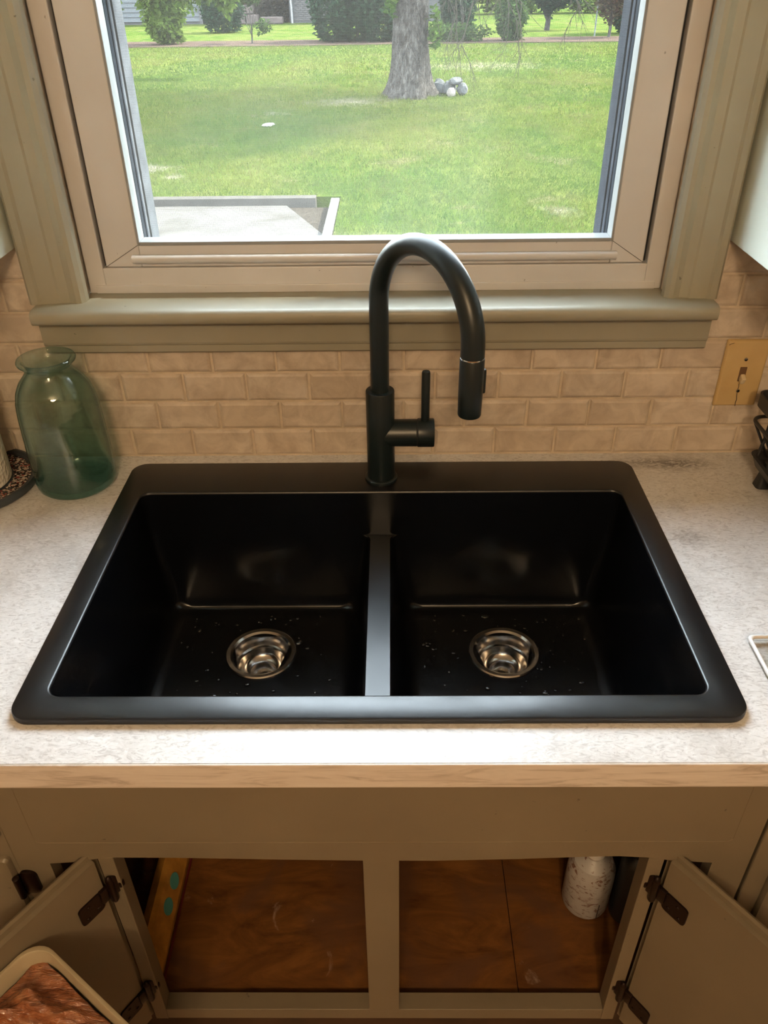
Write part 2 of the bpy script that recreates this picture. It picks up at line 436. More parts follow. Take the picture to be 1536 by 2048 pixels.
# ------------------------------------------------------------------ sink
sink = empty('sink', (-.008, -.315, .915)); tag(sink, 'matte black granite double bowl drop-in kitchen sink with low divider', 'sink')
SX0, SX1, SY0, SY1 = -.427, .411, -.596, -.0365
OX0, OX1, OY0, OY1 = -.392, .374, -.560, -.130
N = 9
rg = [rrect(SX0 + .002, SX1 - .002, SY0 + .002, SY1 - .002, .023, .9152, N), rrect(SX0, SX1, SY0, SY1, .025, .9165, N), rrect(SX0, SX1, SY0, SY1, .025, .9225, N), rrect(SX0 + .0008, SX1 - .0008, SY0 + .0008, SY1 - .0008, .0245, .9242, N),
      rrect(SX0 + .003, SX1 - .003, SY0 + .003, SY1 - .003, .023, .9250, N)]
for i, (q, zz) in enumerate(((-.0032, .9250), (-.0016, .9246), (-.0005, .9234), (0, .9215), (.0006, .905), (.002, .880), (.003, .845), (.0035, .842))):
    rg.append(rrect(OX0 + q, OX1 - q, OY0 + q, OY1 - q, .016 - q, zz, N))
MB().rings(rg[:9]).build('rim', m_sink, sink, smooth=40)
MB().rings(rg[8:]).build('well', m_bowl_shade, sink, smooth=40)
ZF = .692; DZ = .842
DXL, DXR = -.0290, .0090
def bowl(x0, x1, inner, dx):
    # inner: +1 when the divider is on the +x side
    y0, y1 = OY0 + .0035, OY1 - .0035
    fl = .017                                                # taper at divider side
    rings = []
    def R(q, qd, zz, rr):
        a = x0 + (q if inner > 0 else qd); b_ = x1 - (qd if inner > 0 else q)
        return rrect(a, b_, y0 + q, y1 - q * .3, rr, zz, N)
    rings.append(R(0, -.003, DZ, .013)); rings.append(R(0.0003, -.0008, DZ - .0012, .013)); rings.append(R(.0006, 0, DZ - .004, .013))
    rings.append(R(.004, .004, .80, .016)); rings.append(R(.009, .010, .75, .018)); rings.append(R(.012, .015, .722, .020))
    fr = .030
    for k in range(1, 8):
        a = k / 7 * PI / 2; q = .012 + fr * (1 - math.cos(a)); zz = .722 - (.722 - ZF) * math.sin(a)
        rings.append(R(q, q + .003, zz, .020))
    base = rings[-1]
    dcx, dcy = dx, -.253
    circ = []
    for k, rad in ((.35, None), (1.0, .0585)):
        rr = []
        for p in base:
            a = math.atan2(p[1] - dcy, p[0] - dcx); tx, ty = dcx + .0585 * math.cos(a), dcy + .0585 * math.sin(a)
            rr.append((p[0] + (tx - p[0]) * k, p[1] + (ty - p[1]) * k, ZF - .002 * k))
        rings.append(rr)
    m = MB(); m.rings(rings); return m.build('bowl', m_bowl_shade, sink, smooth=50)
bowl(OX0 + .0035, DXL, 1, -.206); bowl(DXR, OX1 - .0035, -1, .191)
# divider top plate follows the bowl corners
yb, yf_ = OY1 - .0035, OY0 + .0035; rc = .013
def arc(cx, cy, r_, a0, a1, n=8): return [(cx + r_ * math.cos(math.radians(a0 + (a1 - a0) * k / n)), cy + r_ * math.sin(math.radians(a0 + (a1 - a0) * k / n))) for k in range(n + 1)]
L_ = DXL + .003; R_ = DXR - .003
poly = arc(L_ - rc, yb - rc, rc, 90, 0) + arc(L_ - rc, yf_ + rc, rc, 0, -90) + arc(R_ + rc, yf_ + rc, rc, 270, 180) + arc(R_ + rc, yb - rc, rc, 180, 90)
MB().prism(poly, DZ - .0012, DZ + .0002).build('divider', m_sink, sink, smooth=0)
for dx in (-.206, .191):
    dr = MB().lathe([(.0585, -.004), (.0580, .0006), (.0560, .0022), (.0500, .0016), (.0465, -.001), (.0450, -.006), (.0435, -.016), (.0425, -.022)], 64, (dx, -.253, ZF - .001), caps=False).build('drain', m_steel, sink, smooth=30)
    MB().lathe([(.0425, -.022), (.0400, -.0232), (.0385, -.0236), (.0370, -.0260), (.0345, -.0330), (.0290, -.0390), (.0235, -.0412), (.0215, -.0416), (.0205, -.0430), (.0198, -.0520), (.0188, -.0535), (.0120, -.0545), (.0, -.0545)], 64, (dx, -.253, ZF - .001), caps=False).build('strainer_cup', m_steel, dr, smooth=30)
    MB().lathe([(.0, -.0445), (.0065, -.0450), (.0080, -.0465), (.0080, -.0520), (.0, -.0520)], 24, (dx, -.253, ZF - .001)).build('strainer_knob', m_steel, dr, smooth=30)

# water drops and smears in the bowls
def drops():
    m = bmesh.new(); rnd = random.Random(5)
    for k in range(330):
        side = rnd.random() < .58
        x_ = rnd.uniform(.06, .335) if side else rnd.uniform(-.35, -.075)
        y_ = rnd.uniform(-.50, -.16)
        cx = .191 if side else -.206
        if math.hypot(x_ - cx, y_ + .253) < .062: continue
        r_ = rnd.choice((.0010, .0014, .0014, .0020, .0030)) * rnd.uniform(.7, 1.3)
        if k % 14 == 0: r_ *= 2.4
        st_ = rnd.uniform(.6, 2.0); an = rnd.uniform(-.5, .5)
        mat = Matrix.Translation((x_, y_, ZF - .0005)) @ Matrix.Rotation(an, 4, 'Z') @ Matrix.Diagonal((r_ * st_, r_, r_ * .45, 1))
        bmesh.ops.create_icosphere(m, subdivisions=2, radius=1, matrix=mat)
    me = bpy.data.meshes.new('water_drops'); m.to_mesh(me); m.free(); me.polygons.foreach_set('use_smooth', [True] * len(me.polygons)); return me
M = Mat('water film'); M.bsdf((.012, .013, .015), .03, 0, .9); m_water = M.done()
tag(link('water_drops', drops(), m_water), 'scattered water drops on the floor of the black sink bowls', 'water', kind='stuff')

# ------------------------------------------------------------------ faucet
fc = empty('faucet', (-.0075, -.088, .925)); tag(fc, 'matte black gooseneck pull-down kitchen faucet behind the sink', 'faucet')
FX, FY = -.0075, -.088
MB().lathe([(.0265, 0), (.0265, .004), (.0250, .0055), (.0225, .006), (.0, .006)], 48, (FX, FY, .925)).build('base_ring', m_black, fc)
MB().lathe([(.0222, 0), (.0222, .151), (.0216, .1525), (.0198, .153), (.0, .153)], 48, (FX, FY, .930)).build('body', m_black, fc)
HX, HY = .113, -.255
D = Vector((HX - FX, HY - FY, 0)); reach = D.length; d = D.normalized(); RA = reach / 2; ZC = 1.2205
pts = [Vector((FX, FY, 1.07)), Vector((FX, FY, 1.13)), Vector((FX, FY, 1.18))]
for k in range(0, 33):
    a = PI - PI * k / 32 * 1.0
    pts.append(Vector((FX, FY, ZC)) + d * (RA + RA * math.cos(a)) + Vector((0, 0, RA * math.sin(a))))
pts.append(Vector((HX, HY, 1.2085)))
rad = [.0142] * len(pts)
for i in range(len(pts)):
    t = max(0, (i - 18) / (len(pts) - 19)); rad[i] = .0142 + .0014 * t
MB().tube(pts, rad, 28).build('spout', m_black, fc, smooth=40)
MB().lathe([(.0150, 0), (.0150, .0012), (.0150, .0016)], 32, (HX, HY, 1.2065)).build('chrome_ring', simple('chrome ring', (.8, .8, .8), .1, 1.0), fc)
hd = MB().lathe([(.0, .0), (.0125, .0), (.0148, .0010), (.0156, .0030), (.0160, .030), (.0160, .0805), (.0155, .0815), (.0, .0815)], 40, (HX, HY, 1.1250)).build('spray_head', m_black, fc)
bt = MB(); bt.box(-.004, .004, -.0012, .0045, -.022, .012, .002, 2, Matrix.Translation((HX + .0145, HY + .004, 1.178)) @ Matrix.Rotation(math.radians(-70), 4, 'Z')); bt.build('spray_button', m_black, hd)
bt2 = MB().lathe([(.0, -.0004), (.010, -.0004), (.010, .0006), (.0, .0006)], 24, (HX, HY, 1.1248)); bt2.build('nozzle_face', simple('grey nozzle rubber', (.05, .05, .05), .6), hd)
HZ = 1.0085; hy = FY
MB().lathe([(.0, .0), (.0215, .0), (.0218, .0560), (.0212, .0568), (.0, .0568)], 40, (FX, hy, HZ), (1, 0, 0)).build('valve_body', m_black, fc)
MB().lathe([(.0215, .0), (.0215, .002)], 32, (FX + .0566, hy, HZ), (1, 0, 0)).build('valve_gap', m_gap, fc)
hn = MB().lathe([(.0, .0), (.0222, .0), (.0228, .0008), (.0228, .0245), (.0218, .0262), (.0, .0262)], 40, (FX + .0582, hy, HZ), (1, 0, 0)).build('handle_hub', m_black, fc)
MB().lathe([(.0, .0), (.0066, .0), (.0066, .0900), (.0058, .0925), (.0, .0928)], 24, (FX + .0700, hy, HZ + .012)).build('lever', m_black, hn)

# ------------------------------------------------------------------ glass jar
def mk_jar():
    M = Mat('teal recycled glass')
    lw = M.node('LayerWeight'); lw.inputs[0].default_value = .5
    v = M.coord('World'); col = M.ramp(lw.outputs['Facing'], [(.0, (.86, .925, .90)), (.55, (.80, .90, .89)), (.78, (.52, .73, .75)), (.95, (.18, .36, .40)), (1., (.08, .22, .26))])
    sep = M.node('SeparateXYZ'); M.lk(v, sep.inputs[0])
    low = M.ramp(M.math('DIVIDE', M.math('SUBTRACT', sep.outputs[2], .915), .06), [(.0, .8), (.35, .35), (1., 0.)])
    col = M.mix(low, col, (.50, .72, .71))
    tr = M.node('BsdfTransparent'); M.lk(col, tr.inputs[0])
    gl = M.node('BsdfGlossy'); gl.inputs['Roughness'].default_value = .03
    nb = M.bump(M.noise(v, 22, 3), .5, .003); M.lk(nb, gl.inputs['Normal'])
    mx = M.node('MixShader'); M.lk(schlick(M, .07), mx.inputs[0]); M.lk(tr.outputs[0], mx.inputs[1]); M.lk(gl.outputs[0], mx.inputs[2])
    # faint milky residue on the glass
    df = M.node('BsdfTranslucent'); df.inputs[0].default_value = (.45, .52, .45, 1); m2 = M.node('MixShader')
    M.lk(M.ramp(M.noise(v, 14, 5, .65, .8), [(.40, .015), (.75, .13)]), m2.inputs[0]); M.lk(mx.outputs[0], m2.inputs[1]); M.lk(df.outputs[0], m2.inputs[2])
    M.lk(m2.outputs[0], M.out.inputs[0]); return M.done()
m_jar = mk_jar()
jo = [(.0, .0), (.048, .0), (.057, .002), (.0625, .008), (.0640, .018), (.0642, .05), (.0632, .10), (.0620, .135), (.0600, .155), (.0555, .172), (.0480, .186), (.0395, .1955), (.0352, .2020), (.0345, .2070), (.0375, .2125), (.0425, .2165), (.0435, .2195), (.0420, .2225), (.0395, .2230)]
ji = [(.0365, .2215), (.0325, .2130), (.0300, .2070), (.0315, .2010), (.0370, .1935), (.0450, .1840), (.0525, .1700), (.0570, .1540), (.0590, .135), (.0600, .10), (.0610, .05), (.0600, .020), (.0540, .011), (.040, .012), (.020, .016), (.0, .018)]
jar = tag(MB().lathe(jo + ji, 72, (-.5105, -.0815, .9152)).build('glass_jar', m_jar, smooth=60), 'wide mouthed teal glass jar standing on the counter left of the sink', 'jar')

# ------------------------------------------------------------------ paper towel holder and roll
ph = empty('paper_towel_holder', (-.683, -.092, .9151)); tag(ph, 'round dark grey paper towel holder tray with sparkly inlay, left of the jar', 'towel holder')
MB().lathe([(.0, .0), (.098, .0), (.103, .004), (.1045, .012), (.1035, .0165), (.1000, .017), (.0960, .0145), (.0945, .009), (.0, .0085)], 72, (-.683, -.092, .9153)).build('tray', simple('charcoal glazed tray', (.045, .055, .065), .35, var=.2), ph)
M = Mat('glitter inlay'); vo = M.node('TexVoronoi'); vo.inputs['Scale'].default_value = 330; M.lk(M.coord('World'), vo.inputs['Vector'])
sel = M.node('SeparateColor'); M.lk(vo.outputs['Color'], sel.inputs[0])
cc = M.ramp(sel.outputs[0], [(.0, (.03, .03, .035)), (.45, (.05, .045, .05)), (.5, (.35, .07, .06)), (.62, (.40, .30, .26)), (.8, (.75, .65, .58)), (1., (.9, .85, .8))], 'CONSTANT')
M.bsdf(cc, .25, .4); m_glit = M.done()
MB().lathe([(.066, .0), (.0935, .0), (.0935, .0009), (.066, .0009)], 72, (-.683, -.092, .9238), close=True).build('inlay', m_glit, ph)
MB().lathe([(.0, .0), (.006, .0), (.006, .31), (.0, .312)], 20, (-.683, -.092, .9238)).build('post', m_black, ph)
M = Mat('embossed paper towel'); v = M.coord('World'); vo = M.node('TexVoronoi'); vo.inputs['Scale'].default_value = 170; M.lk(v, vo.inputs['Vector'])
M.bsdf(M.ramp(M.noise(v, 30, 3), [(.3, (.74, .70, .63)), (.7, (.82, .78, .71))]), .95, 0, .1, M.bump(vo.outputs['Distance'], .8, .002)); m_paper = M.done()
tag(MB().lathe([(.020, .0), (.062, .0), (.064, .002), (.0645, .10), (.064, .268), (.062, .27), (.020, .27)], 72, (-.683, -.092, .9255), close=True).build('paper_towel_roll', m_paper, smooth=40), 'white embossed paper towel roll at the left edge of the counter', 'paper towel')

# ------------------------------------------------------------------ light switch
sw = empty('light_switch', (.577, 0, 1.067)); tag(sw, 'yellowed cracked light switch plate on the tile right of the window', 'light switch')
M = Mat('yellowed plastic plate'); v = M.coord('World')
M.bsdf(M.mix(M.ramp(M.noise(v, 30, 4), [(.35, .0), (.75, .5)]), (.60, .43, .20), (.50, .33, .14)), .38, 0, .5); m_plate = M.done()
pl = MB()
def plate_ring(q, y): return [(p[0], y, p[1]) for p in [(a[0], a[1]) for a in rrect(.5425 + q, .6115 - q, 1.0095 + q, 1.1245 - q, .002, 0, 3)]]
pl.rings([plate_ring(0, -.0002), plate_ring(0, -.003), plate_ring(.0022, -.0062), plate_ring(.004, -.0066)], True, True, True)
plate = pl.build('plate', m_plate, sw, smooth=50)
sf = MB(); sf.box(.5715, .5825, -.0075, -.006, 1.0545, 1.0795, .0006); sf.build('toggle_slot', simple('brown slot', (.13, .07, .03), .6), sw)
tg = MB(); tg.box(-.0035, .0035, -.012, 0, -.006, .006, .0015, 2, Matrix.Translation((.577, -.0065, 1.0635)) @ Matrix.Rotation(math.radians(28), 4, 'X')); tg.build('toggle', simple('cream toggle', (.72, .60, .40), .35), sw)
for zz in (1.0925, 1.0375):
    MB().lathe([(.0, .0), (.0032, .0), (.0026, .0012), (.0, .0016)], 16, (.577, -.0066, zz), (0, -1, 0)).build('screw', m_steel, sw)
cr = [Vector((.5765, -.0067, 1.034)), Vector((.5772, -.0067, 1.028)), Vector((.5785, -.0067, 1.022)), Vector((.5780, -.0067, 1.016)), Vector((.5786, -.0067, 1.0100))]
MB().tube(cr, .0006, 5).build('crack', m_gap, sw); MB().tube([(.5755, -.0067, 1.0500), (.5765, -.0067, 1.045), (.5762, -.0067, 1.040)], .0005, 5).build('crack', m_gap, sw); MB().tube([(.5445, -.0067, 1.1170), (.5475, -.0067, 1.1190), (.5520, -.0067, 1.1205)], .0004, 5).build('crack', m_gap, sw)

# ------------------------------------------------------------------ upper cabinets flanking the window
def upper(x0, x1, lab, rs):
    e = empty('upper_cabinet', ((x0 + x1) / 2, 0, 1.28)); tag(e, lab, 'cabinet')
    b_ = MB(); b_.box(x0, x1, -.300, -.0005, 1.2795, 2.15, .0012); b_.build('body', m_upper, e)
    dd = MB(); dd.box(x0 + .004, x1 - .004, -.320, -.301, 1.290, 2.14, .004); dd.build('door', m_upper, e)
upper(-1.25, -.5455, 'pale mint wall cabinet at the left of the window', 1); upper(.509, 1.25, 'pale mint wall cabinet at the right of the window', 1)

# ------------------------------------------------------------------ small clear tray at the right edge of the counter
M = Mat('clear acrylic'); tr = M.node('BsdfTransparent'); tr.inputs[0].default_value = (.93, .93, .92, 1); gl = M.node('BsdfGlossy'); gl.inputs['Roughness'].default_value = .06
mx = M.node('MixShader'); M.lk(schlick(M), mx.inputs[0]); M.lk(tr.outputs[0], mx.inputs[1]); M.lk(gl.outputs[0], mx.inputs[2]); M.lk(mx.outputs[0], M.out.inputs[0]); m_acr = M.done()
ty = empty('shallow_tray', (.53, -.52, .9151)); tag(ty, 'shallow clear tray with a shiny white rim at the right edge of the counter', 'tray')
def tr_ring(q, zz, rr=.007): return rrect(.4515 + q, .62 - q, -.585 + q, -.4625 - q, rr, zz, 6)
MB().rings([tr_ring(.002, .9154), tr_ring(.002, .9170), tr_ring(.0025, .9170), tr_ring(.004, .9165)], True, True, True).build('base', m_acr, ty)
M = Mat('glossy white rim'); M.bsdf((.82, .82, .82), .12, 0, .8); m_rim = M.done()
MB().rings([tr_ring(.0005, .9215), tr_ring(.0, .9240), tr_ring(.0014, .9256), tr_ring(.0036, .9256), tr_ring(.0048, .9236), tr_ring(.0044, .9215), tr_ring(.0005, .9215)]).build('rim', m_rim, ty, smooth=60)
MB().rings([tr_ring(.0015, .9168), tr_ring(.0012, .9217), tr_ring(.0030, .9217), tr_ring(.0032, .9168), tr_ring(.0015, .9168)]).build('wall', m_acr, ty)

# ------------------------------------------------------------------ black dish rack (only its left end is in view)
dk = empty('dish_rack', (.70, -.15, .9151)); tag(dk, 'black wire dish rack standing on the counter under the switch', 'dish rack')
m_rack = simple('black rack plastic', (.018, .020, .022), .45, var=.1)
M_ = Matrix
# corner foot: splayed block under a corner bracket
def foot(x0, y0):
    ft = MB()
    a = [(x0 - .010, y0 - .012), (x0 + .012, y0 - .012), (x0 + .012, y0 + .010), (x0 - .010, y0 + .010)]
    r0 = rrect(x0 - .012, x0 + .012, y0 - .013, y0 + .011, .007, .9152, 5); r1 = rrect(x0 - .011, x0 + .011, y0 - .012, y0 + .010, .006, .9200, 5)
    r2 = rrect(x0 - .002, x0 + .014, y0 - .006, y0 + .008, .004, .9560, 5); ft.rings([r0, r1, r2], True, True, True); ft.build('foot', m_rack, dk)
foot(.609, -.103); foot(.609, -.36); foot(.98, -.108); foot(.98, -.36)
trb = MB(); trb.rings([rrect(.600, 1.0, -.40, -.070, .016, .9405, 6), rrect(.594, 1.006, -.406, -.064, .018, .9570, 6), rrect(.592, 1.008, -.408, -.062, .019, .9590, 6), rrect(.598, 1.002, -.402, -.068, .016, .9590, 6), rrect(.602, .998, -.398, -.072, .014, .9460, 6)], True, True, True)
trb.build('drip_tray', m_rack, dk)
wr_ = MB()
def loopw(x0, x1, y0, y1, zz, r_, tilt=0):
    ring = rrect(x0, x1, y0, y1, .02, zz, 6); ring = [Vector(p) for p in ring]; wr_.tube(ring + [ring[0], ring[1]], r_, 8, False)
loopw(.586, 1.01, -.41, -.056, 1.016, .0030)
for yy in (-.075, -.11, -.16, -.21, -.26, -.31, -.36): wr_.tube([(.620, yy, .952), (.602, yy, .985), (.586, yy, 1.014)], .0022, 8); wr_.tube([(.632, yy, .957), (.98, yy, .957)], .0020, 6)
wr_.tube([(.603, -.078, .957), (.608, -.075, .985), (.612, -.070, 1.010), (.610, -.062, 1.050)], .0030, 8)
wr_.build('wire_basket', m_rack, dk)
lp = MB(); ring = [Vector((p[0], p[1], 1.05)) for p in rrect(.583, 1.01, -.40, -.058, .016, 0, 6)]
R0 = [Vector((p.x, p.y, 1.043)) for p in ring]; R1 = [Vector((p.x, p.y, 1.064)) for p in ring]
inn = [(p[0], p[1]) for p in rrect(.586, 1.007, -.397, -.061, .013, 0, 6)]
R2 = [Vector((p[0], p[1], 1.064)) for p in inn]; R3 = [Vector((p[0], p[1], 1.043)) for p in inn]
lp.rings([R0, R1, R2, R3, R0]); lp.build('top_band', m_rack, dk, smooth=50)

# ------------------------------------------------------------------ sink base cabinet
cb = empty('sink_cabinet', (0, -.33, 0)); tag(cb, 'greige painted sink base cabinet with both doors standing open', 'cabinet')
FYc = -.632
# apron board with its scalloped lower edge; outer stiles in the same plane
vz = [(-.417, .7030), (-.385, .7065), (-.355, .7135), (-.336, .7160), (-.25, .7150), (-.12, .7110), (-.03, .7090), (.06, .7085), (.16, .7120), (.25, .7170), (.285, .7180), (.32, .7150), (.355, .7080), (.401, .7040)]
poly = [(-.457, .8765), (-.457, .286), (-.417, .286)] + vz + [(.401, .286), (.446, .286), (.446, .8765)]
va = MB(); va.prism(poly, FYc, -.6135, 'y').build('face_board', m_cab, cb, smooth=0)
# shallow scribed line of the false drawer panel
ln = MB()
rr = [(p[0], p[1]) for p in [(-.424, .860), (-.424, .7495), (-.418, .7465), (.410, .7485), (.4155, .752), (.4155, .860)]]
ln.tube([(p[0], FYc - .0001, p[1]) for p in rr], .00035, 4); ln.build('panel_line', simple('paint shadow line', (.17, .13, .08), .7), cb)
fr = MB()
MB().box(-.3570, -.3375, -.6300, -.6050, .286, .7125, .0012).build('stile', m_cab, cb)
MB().box(.3235, .3430, -.6300, -.6050, .286, .7095, .0012).build('stile', m_cab, cb)
MB().box(-.0285, .0165, -.6310, -.6125, .312, .7105, .001).build('mullion', m_cab, cb)
MB().box(-.3375, .3235, -.6300, -.605, .288, .3160, .001).build('bottom_rail', m_cab, cb)
# floor planks (pine boards) and inner walls
for a, b_ in ((-.440, .2015), (.2025, .440)):
    MB().box(a, b_, -.604, -.03, .288, .3005, .0006).build('floor_board', m_wood, cb)
MB().box(-.457, -.440, -.6130, -.02, .0, .8765).build('side_panel', m_inside, cb, smooth=0)
MB().box(.440, .446, -.6130, -.02, .0, .8765).build('side_panel', m_inside, cb, smooth=0)
MB().box(-.440, .440, -.03, -.02, .29, .8765).build('back_panel', m_inside, cb, smooth=0)
MB().box(-.457, .446, -.565, -.555, .0, .286).build('toe_board', m_inside, cb, smooth=0)

def door(px, py, ux, uy, s):
    """px,py hinge edge of the inner face; u along the door; s=+1 when the inner face looks to +x"""
    u = Vector((ux, uy, 0)).normalized(); n = Vector((-u.y * s, u.x * s, 0))
    if n.x * s < 0: n = -n
    X = Matrix(((u.x, n.x, 0, px), (u.y, n.y, 0, py), (0, 0, 1, 0), (0, 0, 0, 1)))
    m = MB(); W = .335
    # slab plus thinner lip facing outwards
    def rr_(q, t): return [X @ Vector((a, t, c)) for a, c in [(q, .2985 + q), (W - q, .2985 + q), (W - q, .7095 - q), (q, .7095 - q)]]
    m.rings([rr_(.0, -.0), rr_(.0, -.0070), rr_(-.008, -.0072), rr_(-.0085, -.0120), rr_(-.005, -.0165), rr_(.002, -.0185)], True, True, True)
    dd = m.build('door', m_cab, cb, smooth=25)
    for zz in (.640, .372):
        h = MB()
        def hb(a0, a1, t0, t1, c0, c1, bv=.001): h.box(a0, a1, t0, t1, c0, c1, bv, 2, X)
        # leaf with rounded corners on the inner face
        rg_ = [rrect(.006, .040, zz - .019, zz + .015, .006, 0, 5)]
        R0_ = [X @ Vector((p[0], .0002, p[1])) for p in rg_[0]]; R1_ = [X @ Vector((p[0], .0026, p[1])) for p in rg_[0]]
        h.rings([R0_, R1_], True, True, True)
        hb(-.010, .009, .0, .006, zz - .008, zz + .016)
        k0 = X @ Vector((-.006, .008, zz - .012))
        h.lathe([(.0, .0), (.0048, .0), (.0052, .002), (.0052, .042), (.0046, .045), (.0024, .048), (.0, .050)], 16, k0)
        h.lathe([(.0, -.006), (.003, -.004), (.0035, .0)], 12, k0)
        # frame side leaf: narrow wing with stepped silhouette
        hb(-.020, -.004, .006, .012, zz - .002, zz + .034, .002); hb(-.022, -.014, .010, .015, zz + .006, zz + .018, .002)
        for (a, c) in ((.015, zz - .010), (.031, zz - .012), (.026, zz + .006)):
            h.lathe([(.0, .0), (.0026, .0), (.0018, .0010), (.0, .0013)], 10, X @ Vector((a, .0026, c)), n)
        h.build('hinge', m_hinge, dd, smooth=40)
    return X
XLd = door(-.3600, -.6345, -.579, -.815, 1)
XRd = door(.3490, -.6345, .60, -.80, -1)

# ------------------------------------------------------------------ neighbouring base cabinets
def lipped(name, x0, x1, z0, z1, par, y=FYc):
    m = MB()
    def q(o, yy): return [(p[0], yy, p[1]) for p in rrect(x0 + o, x1 - o, z0 + o, z1 - o, .006, 0, 4)]
    m.rings([q(0, y - .0002), q(0, y - .0045), q(.002, y - .0085), q(.008, y - .0105)], True, True, True)
    return m.build(name, m_cab, par, smooth=30)
nb = empty('base_cabinet', (-.85, -.33, 0)); tag(nb, 'greige base cabinet left of the sink cabinet with closed door and drawer', 'cabinet')
MB().box(-1.3, -.4575, FYc, -.02, .1, .8765, .001).build('body', m_cab, nb)
lipped('drawer', -.90, -.4595, .762, .862, nb)
nd = lipped('door', -.90, -.4625, .30, .7215, nb)
h = MB(); ring = [(p[0], p[1]) for p in rrect(-.4605, -.4385, .6440, .6900, .010, 0, 5)]
h.rings([[(p[0], FYc - .0002, p[1]) for p in ring], [(p[0], FYc - .004, p[1]) for p in ring], [(-.4495 + (p[0] + .4495) * .7, FYc - .0065, .667 + (p[1] - .667) * .8) for p in ring]], True, True, True)
h.lathe([(.0, .0), (.0045, .0), (.0045, .04), (.0, .043)], 12, (-.4605, FYc - .010, .647)); h.build('hinge', m_hinge, nd)
nr = empty('base_cabinet', (.85, -.33, 0)); tag(nr, 'greige base cabinet right of the sink cabinet behind the open right door', 'cabinet')
MB().box(.4525, 1.3, FYc + .002, -.02, .1, .8765, .002).build('body', m_cab, nr)
MB().box(.446, .4525, -.60, -.02, .1, .8765).build('filler', m_inside, nr, smooth=0)
lipped('door', .478, .90, .30, .862, nr, FYc + .002)

# ------------------------------------------------------------------ things inside the cabinet
lv = empty('spirit_level', (-.37, -.45, .3006)); tag(lv, 'yellow spirit level with two teal vial windows leaning inside the cabinet', 'spirit level')
p0 = Vector((-.352, -.600, .3090)); p1 = Vector((-.352, -.280, .3090)); ax = (p1 - p0); Lh = ax.length
upv = Vector((-.42, 0, .907)); side = Vector((.907, 0, .42))
def LP(t, hgt, th): return p0 + ax * t + upv * hgt + side * th
bl = MB(); H = .062
prof = [(.0, .0), (.0, .014), (H * .15, .018), (H * .85, .018), (H, .014), (H, .0)]
bl.rings([[LP(t, a, b_ - .018) for a, b_ in prof] for t in (0, 1)], True, True, True)
M = Mat('yellow enamel'); M.bsdf(M.ramp(M.noise(M.coord('World'), 30, 4), [(.35, (.36, .17, .03)), (.65, (.62, .31, .06))]), .4); 
body = bl.build('bar', M.done(), lv, smooth=20)
m_teal = simple('teal vial', (.10, .38, .36), .25)
for t in (.51, .37):
    ov = [LP(t + .045 * math.cos(a) * (1 if abs(math.cos(a)) < 2 else 1), H * .5 + .011 * math.sin(a), .0004) for a in [2 * PI * k / 24 for k in range(24)]]
    ov2 = [p + side * .0016 for p in ov]; MB().rings([ov, ov2], True, True, True).build('vial', m_teal, lv, smooth=30)
M = Mat('red edge'); M.bsdf((.12, .01, .015), .5); 
e_ = MB(); e_.rings([[LP(t, a, b_) for a, b_ in ((-.0005, .0), (-.0005, .0025), (.002, .0025), (.002, .0))] for t in (0, 1)], True, True, True); e_.build('red_edge', M.done(), lv)

M = Mat('white label with brown flakes'); v = M.coord('World', (1, 1, 2.2), (0, .3, 0))
f1 = M.noise(v, 55, 4, .6, 1.5)
c1 = M.mix(M.ramp(f1, [(.38, 1.), (.45, 0.)]), (.42, .40, .38), (.17, .085, .055)); c1 = M.mix(M.ramp(M.noise(v, 20, 3), [(.55, .0), (.7, .35)]), c1, (.36, .27, .24))
M.bsdf(c1, .4); m_bot = M.done()
bo = empty('bottle', (.333, -.449, .3006)); tag(bo, 'white bottle with brown speckled label standing in the cabinet', 'bottle')
MB().lathe([(.0, .0), (.030, .0), (.0365, .004), (.0385, .012), (.0385, .085), (.0375, .105), (.031, .122), (.018, .130), (.014, .134), (.014, .142), (.0, .142)], 40, (.333, -.449, .3007)).build('body', m_bot, bo)
MB().lathe([(.0, .0), (.016, .0), (.0165, .02), (.0145, .024), (.0, .024)], 28, (.333, -.449, .4410)).build('cap', simple('white cap', (.6, .58, .55), .35), bo)
lbl = MB(); lbl.tube([(.3435, -.4875, .312), (.3440, -.4875, .350)], .0007, 5); lbl.build('label_seam', simple('dark seam', (.06, .05, .05), .6), bo)
tag(MB().lathe([(.0, .0), (.022, .0), (.025, .003), (.025, .15), (.021, .160), (.012, .166), (.012, .18), (.0, .18)], 32, (.395, -.470, .3007)).build('canister', simple('dark canister', (.012, .014, .016), .4)), 'dark slim canister in the shade right of the speckled bottle', 'canister')

# ------------------------------------------------------------------ bin on the open left door with its plastic bag
def T(a, n_, z_): return XLd @ Vector((a, n_, z_))
m_bin = simple('cream bin plastic', (.40, .34, .23), .4, var=.06)
bn = empty('waste_bin', (-.47, -.80, .36)); tag(bn, 'cream plastic waste bin hung against the open left cabinet door', 'bin')
def bring(q, z_, rr_=.028): return [T(p[0], p[1], z_) for p in rrect(.090 + q, .300 - q, .0035 + q, .20 - q, rr_, 0, 7)]
bm_ = MB(); bm_.rings([bring(.018, .36), bring(.014, .362), bring(.002, .665), bring(.0, .6665), bring(-.0005, .6790), bring(.0008, .6800), bring(.0035, .6800), bring(.0045, .6780), bring(.0065, .600), bring(.024, .372)], True, True, True)
bm_.build('tub', m_bin, bn, smooth=35)
M = Mat('crumpled brown plastic film'); v = M.coord('World')
n1 = M.noise(v, 26, 5, .6, 2.0)
